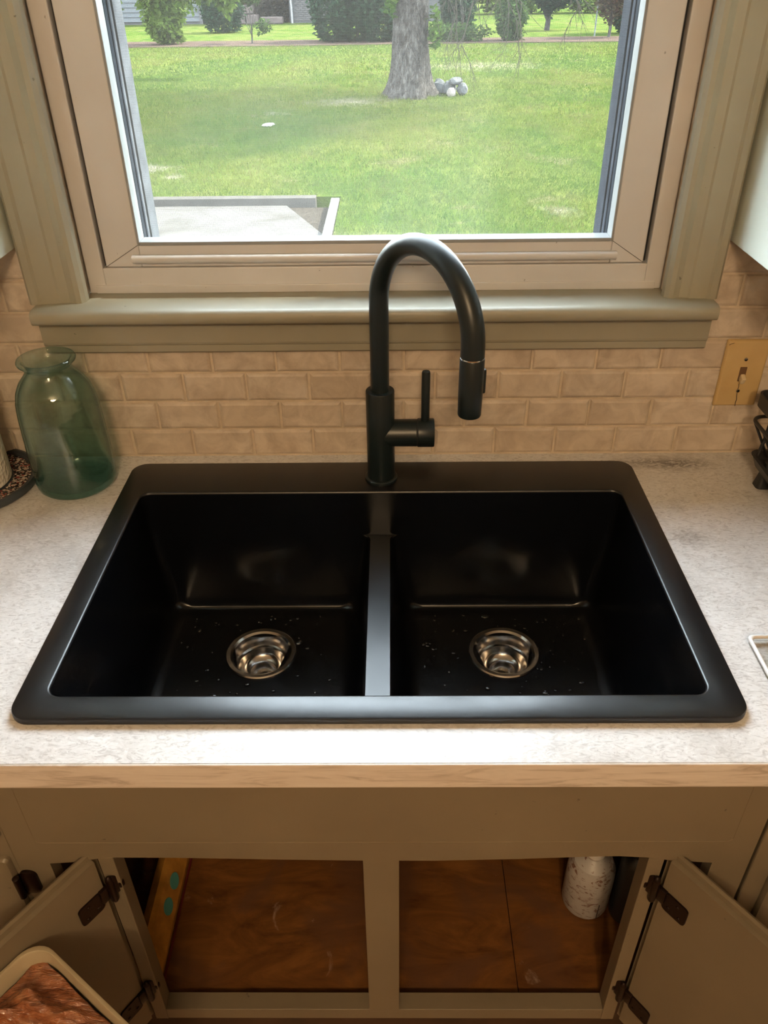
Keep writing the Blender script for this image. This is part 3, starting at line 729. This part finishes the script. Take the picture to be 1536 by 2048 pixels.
p = M.bsdf(M.ramp(n1, [(.3, (.17, .050, .018)), (.55, (.30, .105, .04)), (.75, (.42, .19, .09))]), .17, 0, .9, M.bump(M.noise(M.coord('World', (1, 5, 2), (0, 0, .6)), 45, 4, .6, 1.2), .8, .006)); m_bag = M.done()
def bag():
    fr_ = random.Random(4); FOLD = [(math.cos(t_), math.sin(t_), f_, fr_.uniform(0, 2), am_) for t_, f_, am_ in ((.5, 17, .010), (.9, 36, .006), (.2, 58, .0045), (.75, 84, .0035), (2.2, 26, .003), (.35, 130, .0022), (1.1, 170, .0014))]
    nx, ny = 130, 110; V = []; F = []
    from mathutils import noise as mn
    for jx in range(ny + 1):
        for ix in range(nx + 1):
            a = .098 + .194 * ix / nx; b_ = .012 + .176 * jx / ny
            e = min(ix, nx - ix) / nx * 2; e2 = min(jx, ny - jx) / ny * 2; k = min(1, e * 3) * min(1, e2 * 3)
            q = Vector((a * 22, b_ * 22, 0)); wx = a + .010 * mn.noise(q * .7); wy = b_ + .010 * mn.noise(q * .7 + Vector((4, 4, 4)))
            cre = 0
            for (ca_, sa_, fq, ph_, am) in FOLD: cre += am * (1 - abs(((wx * ca_ + wy * sa_) * fq + ph_) % 2 - 1) * 2)
            zz = .652 + k * (.016 + cre + .010 * mn.noise(q * .5)) + (1 - k) * .004
            V.append(tuple(T(a + .004 * mn.noise(q * 1.7), b_ + .004 * mn.noise(q * 1.9 + Vector((9, 9, 9))), zz)))
    for jx in range(ny):
        for ix in range(nx):
            i = jx * (nx + 1) + ix; F.append((i, i + 1, i + nx + 2, i + nx + 1))
    me = bpy.data.meshes.new('plastic_bag'); me.from_pydata(V, [], F); me.polygons.foreach_set('use_smooth', [True] * len(me.polygons)); return me
bo_ = link('plastic_bag', bag(), m_bag); md = bo_.modifiers.new('th', 'SOLIDIFY'); md.thickness = .0006
tag(bo_, 'crumpled translucent brown plastic bag filling the waste bin', 'bag')

# =================================================================== OUTSIDE
G = -.70
OUTK = .21
def bare_mask(M):
    out = None
    for (px_, py_, sx_, sy_, st_) in ((-3.4, 10.75, .9, 1.6, .9), (-2.9, 10.2, 2.2, 3.0, .5), (-.9, 17.2, .45, .55, .6), (-2.2, 15.7, 1.2, 1.5, .55), (1.9, 8.2, 1.4, 1.4, .35), (2.6, 24, .2, .3, .35)):
        mp_ = M.coord('World', (sx_, sy_, 0), (0, 0, 0), (-px_ * sx_, -py_ * sy_, 0)); ln_ = M.node('VectorMath'); ln_.operation = 'LENGTH'; M.lk(mp_, ln_.inputs[0])
        d_ = M.math('ADD', ln_.outputs['Value'], M.math('MULTIPLY', M.noise(M.coord('World'), 3.0, 4, .7), 1.2))
        v_ = M.math('MULTIPLY', M.ramp(d_, [(.62, 1.), (1.0, 0.)]), st_)
        out = v_ if out is None else M.math('MAXIMUM', out, v_)
    return out
def mk_lawn():
    M = Mat('lawn'); v = M.coord('World')
    a = M.noise(v, .55, 4, .6); b_ = M.noise(M.coord('World', (1, .45, 1)), 3.5, 5, .65, .5)
    c = M.ramp(b_, [(.3, (.040, .085, .016)), (.5, (.085, .140, .024)), (.7, (.150, .180, .042))])
    c = M.mix(M.ramp(a, [(.40, .0), (.65, .55)]), c, (.19, .20, .06))
    bare = M.ramp(M.noise(M.coord('World', loc=(2.3, 5.1, 0)), .9, 5, .7, .4), [(.60, 0.), (.68, .75)])
    c = M.mix(bare, c, (.24, .19, .12)); c = M.mix(bare_mask(M), c, (.52, .44, .36))
    M.bsdf(c, .9, 0, 0, M.bump(M.noise(v, 30, 4), .6, .03)); return M.done()
m_lawn = mk_lawn()
lawn = MB()
lawn.box(-60, -3.9, .14, 90, G - .5, G); lawn.box(-3.9, -.60, 9.02, 90, G - .5, G); lawn.box(-.60, 60, .14, 90, G - .5, G)
tag(lawn.build('lawn', m_lawn, smooth=0), kind='structure')
def mk_patio():
    M = Mat('pale concrete'); v = M.coord('World')
    c = M.ramp(M.noise(v, 1.6, 6, .65, .6), [(.3, (.115, .105, .095)), (.5, (.165, .155, .145)), (.72, (.215, .205, .195))])
    M.bsdf(c, .85, 0, 0, M.bump(M.noise(v, 60, 3), .4, .004)); return M.done()
m_conc = mk_patio()
pt = MB(); pt.prism([(-3.9, .14), (-.72, .14), (-.72, 7.55), (-1.25, 8.84), (-3.9, 8.84)], G - .2, G - .06)
tag(pt.build('patio', m_conc, smooth=0), kind='structure')
tag(MB().box(-3.9, -.72, .14, 8.84, G - .3, G - .085).build('gravel_bed', simple('grey brown gravel', (.085, .072, .060), .9, spec=0, var=.35, vs=35, bump=.8, bs=60), smooth=0), kind='structure')
m_kerb = simple('weathered kerb', (.14, .13, .12), .85, var=.15, vs=6, spec=0)
tag(MB().box(-3.9, -.90, 8.86, 9.01, G - .3, G + .02, .006).build('kerb', m_kerb), 'low weathered kerb along the far edge of the patio', 'kerb')
tag(MB().box(-.712, -.61, 1.0, 8.86, G - .3, G + .02, .006).build('kerb', simple('pale kerb board', (.24, .24, .22), .8, var=.1, spec=0)), 'pale kerb along the right edge of the patio', 'kerb')

def mk_leaf(name, c0, c1, trans=.35, rough=.6):
    M = Mat(name); g_ = M.node('NewGeometry')
    col = M.ramp(g_.outputs['Random Per Island'], [(0, c0), (.6, [(a + b_) / 2 for a, b_ in zip(c0, c1)]), (1, c1)])
    d = M.node('BsdfPrincipled'); M.lk(col, d.inputs['Base Color']); d.inputs['Roughness'].default_value = rough; d.inputs['Specular IOR Level'].default_value = .0
    t = M.node('BsdfTranslucent'); M.lk(col, t.inputs[0]); mx = M.node('MixShader'); mx.inputs[0].default_value = trans
    M.lk(d.outputs[0], mx.inputs[1]); M.lk(t.outputs[0], mx.inputs[2]); M.lk(mx.outputs[0], M.out.inputs[0]); return M.done()

def fast_mesh(name, V, nper):
    """V (n*nper,3): n polygons of nper vertices"""
    n = len(V) // nper; me = bpy.data.meshes.new(name); me.vertices.add(len(V)); me.vertices.foreach_set('co', V.astype(np.float32).ravel())
    me.loops.add(len(V)); me.loops.foreach_set('vertex_index', np.arange(len(V), dtype=np.int32))
    me.polygons.add(n); me.polygons.foreach_set('loop_start', np.arange(n, dtype=np.int32) * nper); me.update(calc_edges=True); return me

# grass blades: fixed size near, larger tufts far
def grass():
    out = []
    for (y0, y1, dens, hgt, wd) in ((2.5, 6.4, 1500, .045, .010), (6.4, 10, 2600, .045, .008), (10, 15, 1300, .05, .011), (15, 22, 520, .055, .018), (22, 31.4, 240, .06, .028)):
        hw0 = y1 * .62 + 2.4; n = int(dens * 2 * hw0 * (y1 - y0) * .8)
        x_ = rng.uniform(-hw0, hw0, n); y_ = rng.uniform(y0, y1, n)
        ok = ((abs(x_) < y_ * .34 + 1.0) | ((abs(x_) < y_ * .62 + 2.2) & (rng.random(n) < .5))) & ~((x_ > -3.95) & (x_ < -.59) & (y_ < 9.05)); x_ = x_[ok]; y_ = y_[ok]; n = len(x_)
        a = rng.uniform(0, PI, n); h_ = hgt * rng.uniform(.5, 1.3, n); lx = rng.normal(0, .4, n) * h_; ly = rng.normal(0, .4, n) * h_
        V = np.zeros((n, 3, 3)); ca, sa = np.cos(a) * wd / 2, np.sin(a) * wd / 2
        V[:, 0] = np.c_[x_ - ca, y_ - sa, np.full(n, G)]; V[:, 1] = np.c_[x_ + ca, y_ + sa, np.full(n, G)]; V[:, 2] = np.c_[x_ + lx, y_ + ly, G + h_]
        out.append(V.reshape(-1, 3))
    return fast_mesh('grass', np.concatenate(out), 3)
def mk_blade():
    M = Mat('grass blades'); g_ = M.node('NewGeometry'); v = M.coord('World')
    col = M.ramp(g_.outputs['Random Per Island'], [(0, (.058, .118, .020)), (.5, (.150, .228, .034)), (.85, (.27, .32, .06)), (1, (.42, .40, .15))])
    a = M.ramp(M.noise(v, .5, 4, .6, .3), [(.38, .0), (.62, .75)]); col = M.mix(a, col, (.28, .30, .085))
    b_ = M.ramp(M.noise(M.coord('World', (1, .5, 1), loc=(9, 1, 0)), 1.6, 4, .65), [(.5, .0), (.68, .6)]); col = M.mix(b_, col, (.30, .26, .12)); col = M.mix(bare_mask(M), col, (.50, .44, .34))
    hue = M.ramp(M.noise(M.coord('World', (1, .6, 1), loc=(5, 7, 0)), .35, 3), [(.42, .0), (.6, .55)]); col = M.mix(hue, col, (.10, .22, .06))
    d = M.node('BsdfDiffuse'); M.lk(col, d.inputs[0]); t = M.node('BsdfTranslucent'); M.lk(col, t.inputs[0]); mx = M.node('MixShader'); mx.inputs[0].default_value = .35
    M.lk(d.outputs[0], mx.inputs[1]); M.lk(t.outputs[0], mx.inputs[2]); M.lk(mx.outputs[0], M.out.inputs[0]); return M.done()
tag(link('grass', grass(), mk_blade()), 'short patchy green grass covering the back yard', 'grass', kind='stuff')

# mulch strip with chips
m_mulch = simple('pinkish bark mulch', (.13, .092, .076), .95, var=.35, vs=18, bump=.9, bs=25, spec=0)
mu = MB()
mp = [(-13, 31.5), (-4, 31.35), (4, 31.6), (14, 31.3), (14, 33.9), (-13, 33.9)]
mu.prism(mp, G - .1, G + .03); tag(mu.build('mulch_bed', m_mulch, smooth=0), kind='structure')

def bark():
    M = Mat('grey ridged bark'); v = M.coord('World', (1, 1, .4)); n = M.noise(v, 17, 6, .78, .8)
    c = M.ramp(n, [(.36, (.035, .030, .028)), (.50, (.13, .118, .110)), (.66, (.34, .32, .30))])
    M.bsdf(c, .95, 0, 0, M.bump(n, 1.0, .05)); return M.done()
m_bark = bark()
# big shade tree
tree = empty('shade_tree', (.42, 18, G)); tag(tree, 'large grey-barked shade tree with flared roots in the middle of the lawn', 'tree')
from mathutils import noise as mnz
rings = []
TX, TY = .42, 18.0
prof = [(-.05, 1.62), (.0, 1.52), (.06, 1.42), (.14, 1.30), (.28, 1.18), (.45, 1.10), (.70, 1.04), (1.0, 1.0), (1.5, .97), (2.2, .94), (3.2, .92), (4.5, .95)]
for zz, k in prof:
    ring = []
    for i in range(48):
        a = 2 * PI * i / 48
        lobe = 1 + .16 * max(0, 1 - zz / 1.0) * (math.sin(5 * a + 1.0) + .5 * math.sin(3 * a + .4)) + .035 * mnz.noise(Vector((math.cos(a) * 3, math.sin(a) * 3, zz * .8)))
        rr_ = .375 * k * lobe; ring.append((TX + .01 * zz + rr_ * math.cos(a), TY + rr_ * math.sin(a), G + zz))
    rings.append(ring)
MB().rings(rings, True, False, True).build('trunk', m_bark, tree, smooth=80)
lb = MB()
for a, el, L in ((.4, .5, 4.5), (1.9, .45, 4.), (3.3, .4, 5.), (4.4, .45, 4.6), (5.5, .55, 4.2), (.0, 1.2, 4.)):
    pts = [Vector((TX, TY, G + 3.6))]; dr = Vector((math.cos(a) * math.cos(el), math.sin(a) * math.cos(el), math.sin(el)))
    for k in range(7): pts.append(pts[-1] + dr * L / 7 + Vector((random.uniform(-.1, .1), random.uniform(-.1, .1), random.uniform(0, .1))))
    lb.tube(pts, [.2 - .025 * k for k in range(8)], 8)
lb.build('limbs', m_bark, tree)
def cloud(n, ell, size, flat=.0, seed=1, shell=.55, droop=0.):
    """n leaf quads in a list of ellipsoids (cx,cy,cz,rx,ry,rz,weight)"""
    r_ = np.random.default_rng(seed); wts = np.array([e[6] for e in ell]); wts = wts / wts.sum(); idx = r_.choice(len(ell), n, p=wts)
    E = np.array([e[:6] for e in ell])[idx]; d = r_.normal(size=(n, 3)); d /= np.linalg.norm(d, axis=1)[:, None]
    rad = shell + (1 - shell) * r_.random(n) ** .6; rad *= 1 + .12 * np.sin(d[:, 0] * 7 + d[:, 2] * 5) 
    P = E[:, :3] + d * rad[:, None] * E[:, 3:6]
    u = r_.normal(size=(n, 3)); u[:, 2] = u[:, 2] * .5 - droop; u /= np.linalg.norm(u, axis=1)[:, None]; w_ = np.cross(u, d + .7 * r_.normal(size=(n, 3))); w_ /= np.linalg.norm(w_, axis=1)[:, None]
    s_ = size * r_.uniform(.6, 1.4, n)[:, None]
    V = np.stack([P, P + u * s_ * .5 + w_ * s_ * .28, P + u * s_, P + u * s_ * .5 - w_ * s_ * .28], 1)
    ok = V[:, :, 2].min(1) > G + .01; return V[ok].reshape(-1, 3)
m_leaf = mk_leaf('bright maple leaves', (.06, .14, .02), (.16, .27, .05))
tag(link('foliage', fast_mesh('foliage', cloud(9000, [(.5, 17, 7.6, 6.5, 5.6, 2.6, 2), (-3, 15.5, 7.0, 4.2, 3.6, 1.9, 1), (4, 18, 7.0, 4, 4, 2, 1)], .42, seed=3, shell=.2), 4), m_leaf, tree), kind='stuff')
# dead twigs hanging low to the right of the trunk
tw = MB(); rt_ = random.Random(11)
def twig(p, dr, L, r_, depth):
    pts = [Vector(p)]; d_ = Vector(dr).normalized()
    for k in range(6):
        d_ = (d_ + Vector((rt_.uniform(-.22, .22), rt_.uniform(-.15, .15), rt_.uniform(-.25, .10)))).normalized(); pts.append(pts[-1] + d_ * L / 6)
    tw.tube(pts, [r_ * (1 - .12 * k) for k in range(7)], 5)
    if depth:
        for k in (1, 2, 3, 4, 5):
            if rt_.random() < .85: twig(pts[k], d_ + Vector((rt_.uniform(-.9, .9), rt_.uniform(-.3, .3), rt_.uniform(-.7, .3))), L * .5, r_ * .6, depth - 1)
for (px_, pz_, dx_, dz_, L) in ((1.05, 2.0, .25, -1, 1.7), (1.5, 2.2, .5, -1, 2.0), (2.0, 2.1, .6, -.8, 1.8), (2.6, 1.9, .9, -.55, 1.6), (1.6, 1.5, -.3, -1, 1.4)):
    twig((px_, 16.2, pz_), (dx_, 0, dz_), L, .016, 2)
tw.tube([(.65, 17.9, 3.2), (1.2, 17.0, 2.9), (1.9, 16.3, 2.3), (2.6, 16.2, 1.9)], [.06, .045, .03, .016], 8)
tw.tube([(1.2, 17.0, 2.9), (1.1, 16.3, 2.3), (1.05, 16.2, 2.0)], [.03, .02, .016], 6); tw.tube([(1.9, 16.3, 2.3), (1.5, 16.2, 2.2)], .016, 6); tw.tube([(1.9, 16.3, 2.3), (1.6, 16.2, 1.5)], .012, 6)
tw.build('hanging_twigs', simple('pale dead twig', (.10, .085, .07), .9, spec=0), tree)
tag(link('sprig', fast_mesh('sprig', cloud(240, [(.93, 17.7, .55, .12, .2, .42, 1), (.02, 17.7, 1.0, .12, .1, .3, .5)], .13, seed=5, shell=.2), 4), m_leaf, tree), kind='stuff')

# rocks beside the tree
m_rock = simple('pale granite rock', (.20, .21, .22), .9, var=.3, vs=14, bump=.6, bs=40, spec=0)
def rock(x_, y_, z_, sx, sy, sz, seed, lab, mat=None):
    b_ = bmesh.new(); bmesh.ops.create_icosphere(b_, subdivisions=2, radius=1); r_ = random.Random(seed)
    for v_ in b_.verts:
        k = 1 + .28 * mnz.noise(v_.co * 1.4 + Vector((seed * 3.1, 0, 0))); v_.co = Vector((v_.co.x * k * sx, v_.co.y * k * sy, v_.co.z * k * sz))
    b_.transform(Matrix.Rotation(seed * 1.3, 4, 'Z')); me = bpy.data.meshes.new('rock'); b_.to_mesh(me); b_.free()
    tag(link('rock', me, mat or m_rock, loc=(x_, y_, z_)), lab, 'rock', 'rocks piled by the tree')
rock(1.08, 18.35, G + .13, .15, .15, .16, 1, 'grey green rock touching the right side of the tree trunk')
rock(1.28, 18.20, G + .12, .15, .17, .15, 2, 'blue grey rock in the middle of the rock pile by the tree')
rock(1.40, 18.05, G + .27, .18, .14, .08, 3, 'flat slab lying on top of the rock pile by the tree')
rock(1.30, 17.86, G + .07, .11, .10, .10, 4, 'small cream coloured rock at the front of the pile by the tree', simple('cream rock', (.42, .37, .32), .9, var=.15))
rock(1.55, 18.05, G + .12, .12, .12, .13, 6, 'rightmost grey rock of the pile by the tree')
rock(-2.15, 14.3, G + .02, .13, .09, .03, 8, 'small pale flat stone lying alone on the lawn left of the tree', simple('white stone', (.55, .53, .50), .8))

# shrubs and hedge along the mulch bed
m_dark = mk_leaf('dark yew leaves', (.018, .050, .026), (.060, .115, .060), .25)
m_mid = mk_leaf('mid green leaves', (.045, .100, .025), (.13, .21, .06), .35)
m_lime = mk_leaf('lime leaves', (.11, .19, .03), (.26, .36, .09), .4)
m_red = mk_leaf('reddish leaves', (.10, .045, .030), (.20, .17, .10), .3)
m_grey = mk_leaf('brown grey leaves', (.045, .035, .028), (.10, .085, .065), .2)
def shrub(name, lab, cat, x_, y_, ell, n, size, mat, stem=.05, sh=.6, seed=1, droop=0., group=None, core=True):
    e = empty(name, (x_, y_, G)); tag(e, lab, cat, group)
    V = cloud(n, [(x_ + a[0], y_ + a[1], G + a[2], a[3], a[4], a[5], a[6]) for a in ell], size, seed=seed, shell=sh, droop=droop)
    tag(link('foliage', fast_mesh('foliage', V, 4), mat, e), kind='stuff')
    st_ = MB(); st_.tube([(x_, y_, G - .05), (x_ + .03, y_, G + .5), (x_, y_, G + 1.1)], [stem, stem * .8, stem * .5], 8)
    for k in range(5): st_.tube([(x_, y_, G + .3), (x_ + random.uniform(-.5, .5), y_ + random.uniform(-.2, .2), G + 1.3)], stem * .35, 6)
    st_.build('stem', m_bark, e)
shrub('hedge', 'long dark green hedge behind the left side of the tree trunk', 'hedge', -1.2, 33.0, [(-.9, 0, 1.1, .85, .9, 1.4, 1.2), (.0, .1, 1.1, .9, .8, 1.5, 1.3), (.9, .0, 1.0, 1.0, .9, 1.4, 1.3), (1.6, .1, 1.0, .7, .8, 1.4, .8)], 14000, .16, m_dark, seed=21)
shrub('shrub', 'light green leafy shrub near the left window jamb', 'shrub', -8.2, 32.6, [(0, 0, .75, .70, .6, .75, 1), (.1, 0, 1.6, .9, .7, .8, 1.2)], 6000, .17, m_lime, seed=22, droop=.5)
shrub('shrub', 'dark rounded shrub standing behind the light green leafy shrub', 'shrub', -7.2, 39.0, [(0, 0, .7, .9, .7, 1.1, 1)], 2600, .15, m_dark, seed=23)
shrub('shrub', 'dark narrow shrub just right of the tree trunk', 'shrub', 2.75, 37.0, [(0, 0, 1.3, .80, .7, 1.7, 1)], 6500, .15, m_dark, seed=24, sh=.5)
shrub('shrub', 'conical evergreen shrub, second to the right of the trunk', 'shrub', 4.35, 32.5, [(0, 0, .7, .52, .5, .85, 1), (.02, 0, 1.6, .46, .45, 1.0, .8)], 6000, .13, m_mid, seed=25)
shrub('shrub', 'dark shrub on a bare stem, third to the right of the trunk', 'shrub', 6.6, 38.0, [(0, 0, 1.7, .75, .7, 1.15, 1), (.3, 0, 1.2, 1.2, .5, .3, .25)], 5500, .15, m_dark, .12, seed=26)
shrub('shrub', 'bush with reddish leaves on thin grey stems near the right window jamb', 'shrub', 8.15, 33.4, [(0, 0, 1.45, .85, .6, .95, 1)], 2600, .13, m_red, .06, sh=.25, seed=27)
shrub('shrub', 'tall dark shrub half hidden by the right window jamb', 'shrub', 9.4, 35.6, [(0, 0, 1.5, 1.1, .8, 1.7, 1)], 6500, .15, m_dark, seed=28)
shrub('sapling', 'thin young sapling on the mulch strip between light shrub and hedge', 'sapling', -5.05, 32.6, [(.0, 0, 1.5, .5, .4, .35, 1), (.45, 0, .55, .3, .2, .25, .4)], 700, .14, m_mid, .03, sh=.2, seed=29)
shrub('ground_cover', 'low green plants at the foot of the shrubs right of the trunk', 'plants', 2.6, 32.3, [(-.3, 0, .25, 1.3, .3, .35, 1)], 1800, .13, m_mid, .02, sh=.3, seed=30)
shrub('hedge', 'distant green thicket behind the shrubs on the right', 'hedge', 8.0, 52.0, [(-1, 0, 1.6, 3, 1, 2.3, 1), (4, 0, 1.5, 3.2, 1, 2.2, 1), (9, 0, 1.5, 3.2, 1, 2.2, 1)], 9000, .35, m_lime, seed=31)
# branch of a nearer tree hanging in at the top left
ov = empty('overhanging_branch', (-6.2, 22, 2.6)); tag(ov, 'leafy branch hanging into view at the top left of the window', 'branch')
tag(link('foliage', fast_mesh('foliage', cloud(3400, [(-6.9, 22, .98, .26, .4, .62, 1.0), (-5.75, 22, 1.15, .50, .5, .62, 1.4), (-4.9, 22, 1.30, .7, .4, .52, 1.2), (-4.05, 22, 1.15, .38, .35, .48, .7), (-5.6, 22, 1.8, 1.6, .7, .5, 1.2)], .15, seed=33, shell=.2, droop=.8), 4), m_lime, ov), kind='stuff')
MB().tube([(-9, 22.2, 3.2), (-7, 22, 2.6), (-5.4, 22, 2.1), (-3.8, 22, 1.8)], [.05, .04, .03, .015], 8).build('bough', m_bark, ov)

shrub('hedge', 'distant dark thicket left of the neighbouring house', 'hedge', -38.0, 50.0, [(-8, 0, 2.0, 5, 1.5, 3.2, 1), (0, 0, 2.0, 5, 1.5, 3.2, 1), (7, 0, 2.0, 5, 1.5, 3.0, 1)], 9000, .45, m_mid, seed=41)
# neighbour's house
hs = empty('neighbour_house', (-10, 46, G)); tag(hs, 'pale sided neighbouring house with dark garage front beyond the lawn', 'house')
m_side = simple('white siding', (.22, .235, .25), .7, var=.05, spec=0)
MB().box(-22, -9.5, 45.6, 52, G, 3.4).box(-5.0, 3, 45.6, 52, G, 3.4).box(-9.5, -5.0, 46.6, 52, G, 3.4).build('wall', simple('grey wall', (.15, .15, .155), .8, spec=0), hs, smooth=0)
sb = MB(); zz = G + .12
while zz < 3.2:
    sb.prism([(45.6, zz), (45.55, zz), (45.585, zz + .2), (45.6, zz + .2)], -22, -9.5, 'x'); zz += .205
tag(sb.build('siding', m_side, hs, smooth=0), kind='stuff')
br = MB(); zz = G + .1; row = 0
while zz < 1.2:
    xx = -4.75 + (.11 if row % 2 else 0)
    while xx < -2.6: br.box(xx, xx + .205, 45.57, 45.6, zz, zz + .07); xx += .22
    zz += .085; row += 1
tag(br.build('brickwork', simple('grey brick', (.18, .17, .17), .85, var=.15, spec=0), hs, smooth=0), kind='stuff')
MB().box(-9.42, -5.1, 46.52, 46.6, G, 2.6).build('garage_front', simple('dark brown boards', (.055, .038, .032), .8, var=.3, vs=2, spec=0), hs, smooth=0)
MB().box(-9.5, -9.35, 45.5, 45.6, G, 3.2).build('corner_post', simple('dark post', (.05, .045, .045), .7), hs, smooth=0)
MB().tube([(-4.87, 45.5, G), (-4.95, 45.5, 3.0)], .05, 8).build('downspout', simple('pale pipe', (.45, .45, .45), .5), hs)
MB().box(-22, 3, 45.0, 52.5, 3.4, 3.55).build('roof', simple('roof', (.08, .08, .08), .9), hs, smooth=0)
for i, (a, b_, c_, d_) in enumerate(((-8.0, -7.15, 0, .42), (-7.1, -6.5, 0, .40), (-7.6, -6.75, .43, .80), (-6.4, -5.3, 0, .30))):
    lab = ('wide pale stone block left of centre by the garage', 'pale stone block beside the wide block by the garage', 'stone block stacked on top of the wide block by the garage', 'low long stone block nearest the downspout')[i]
    tag(MB().box(a, b_, 45.0, 45.5, G + c_, G + d_, .05).build('stone_block', simple('pinkish stone', (.20, .16, .15), .9, var=.2, spec=0)), lab, 'stone')
shrub('shrub', 'dark brownish shrub standing in the garage recess', 'shrub', -5.9, 46.0, [(0, 0, 1.3, .9, .3, 1.5, 1)], 2500, .22, m_grey, seed=35)
shrub('shrub', 'brown leafless looking shrub left of the stone blocks', 'shrub', -8.7, 46.0, [(0, 0, .8, .6, .3, 1.0, 1)], 1500, .2, m_grey, seed=36)
tag(MB().tube([(7.75, 34.0, G), (7.75, 34.0, 2.2)], .03, 8).build('fence_post', simple('galvanised post', (.25, .29, .32), .5, .3)), 'thin grey metal post beside the reddish bush', 'post')
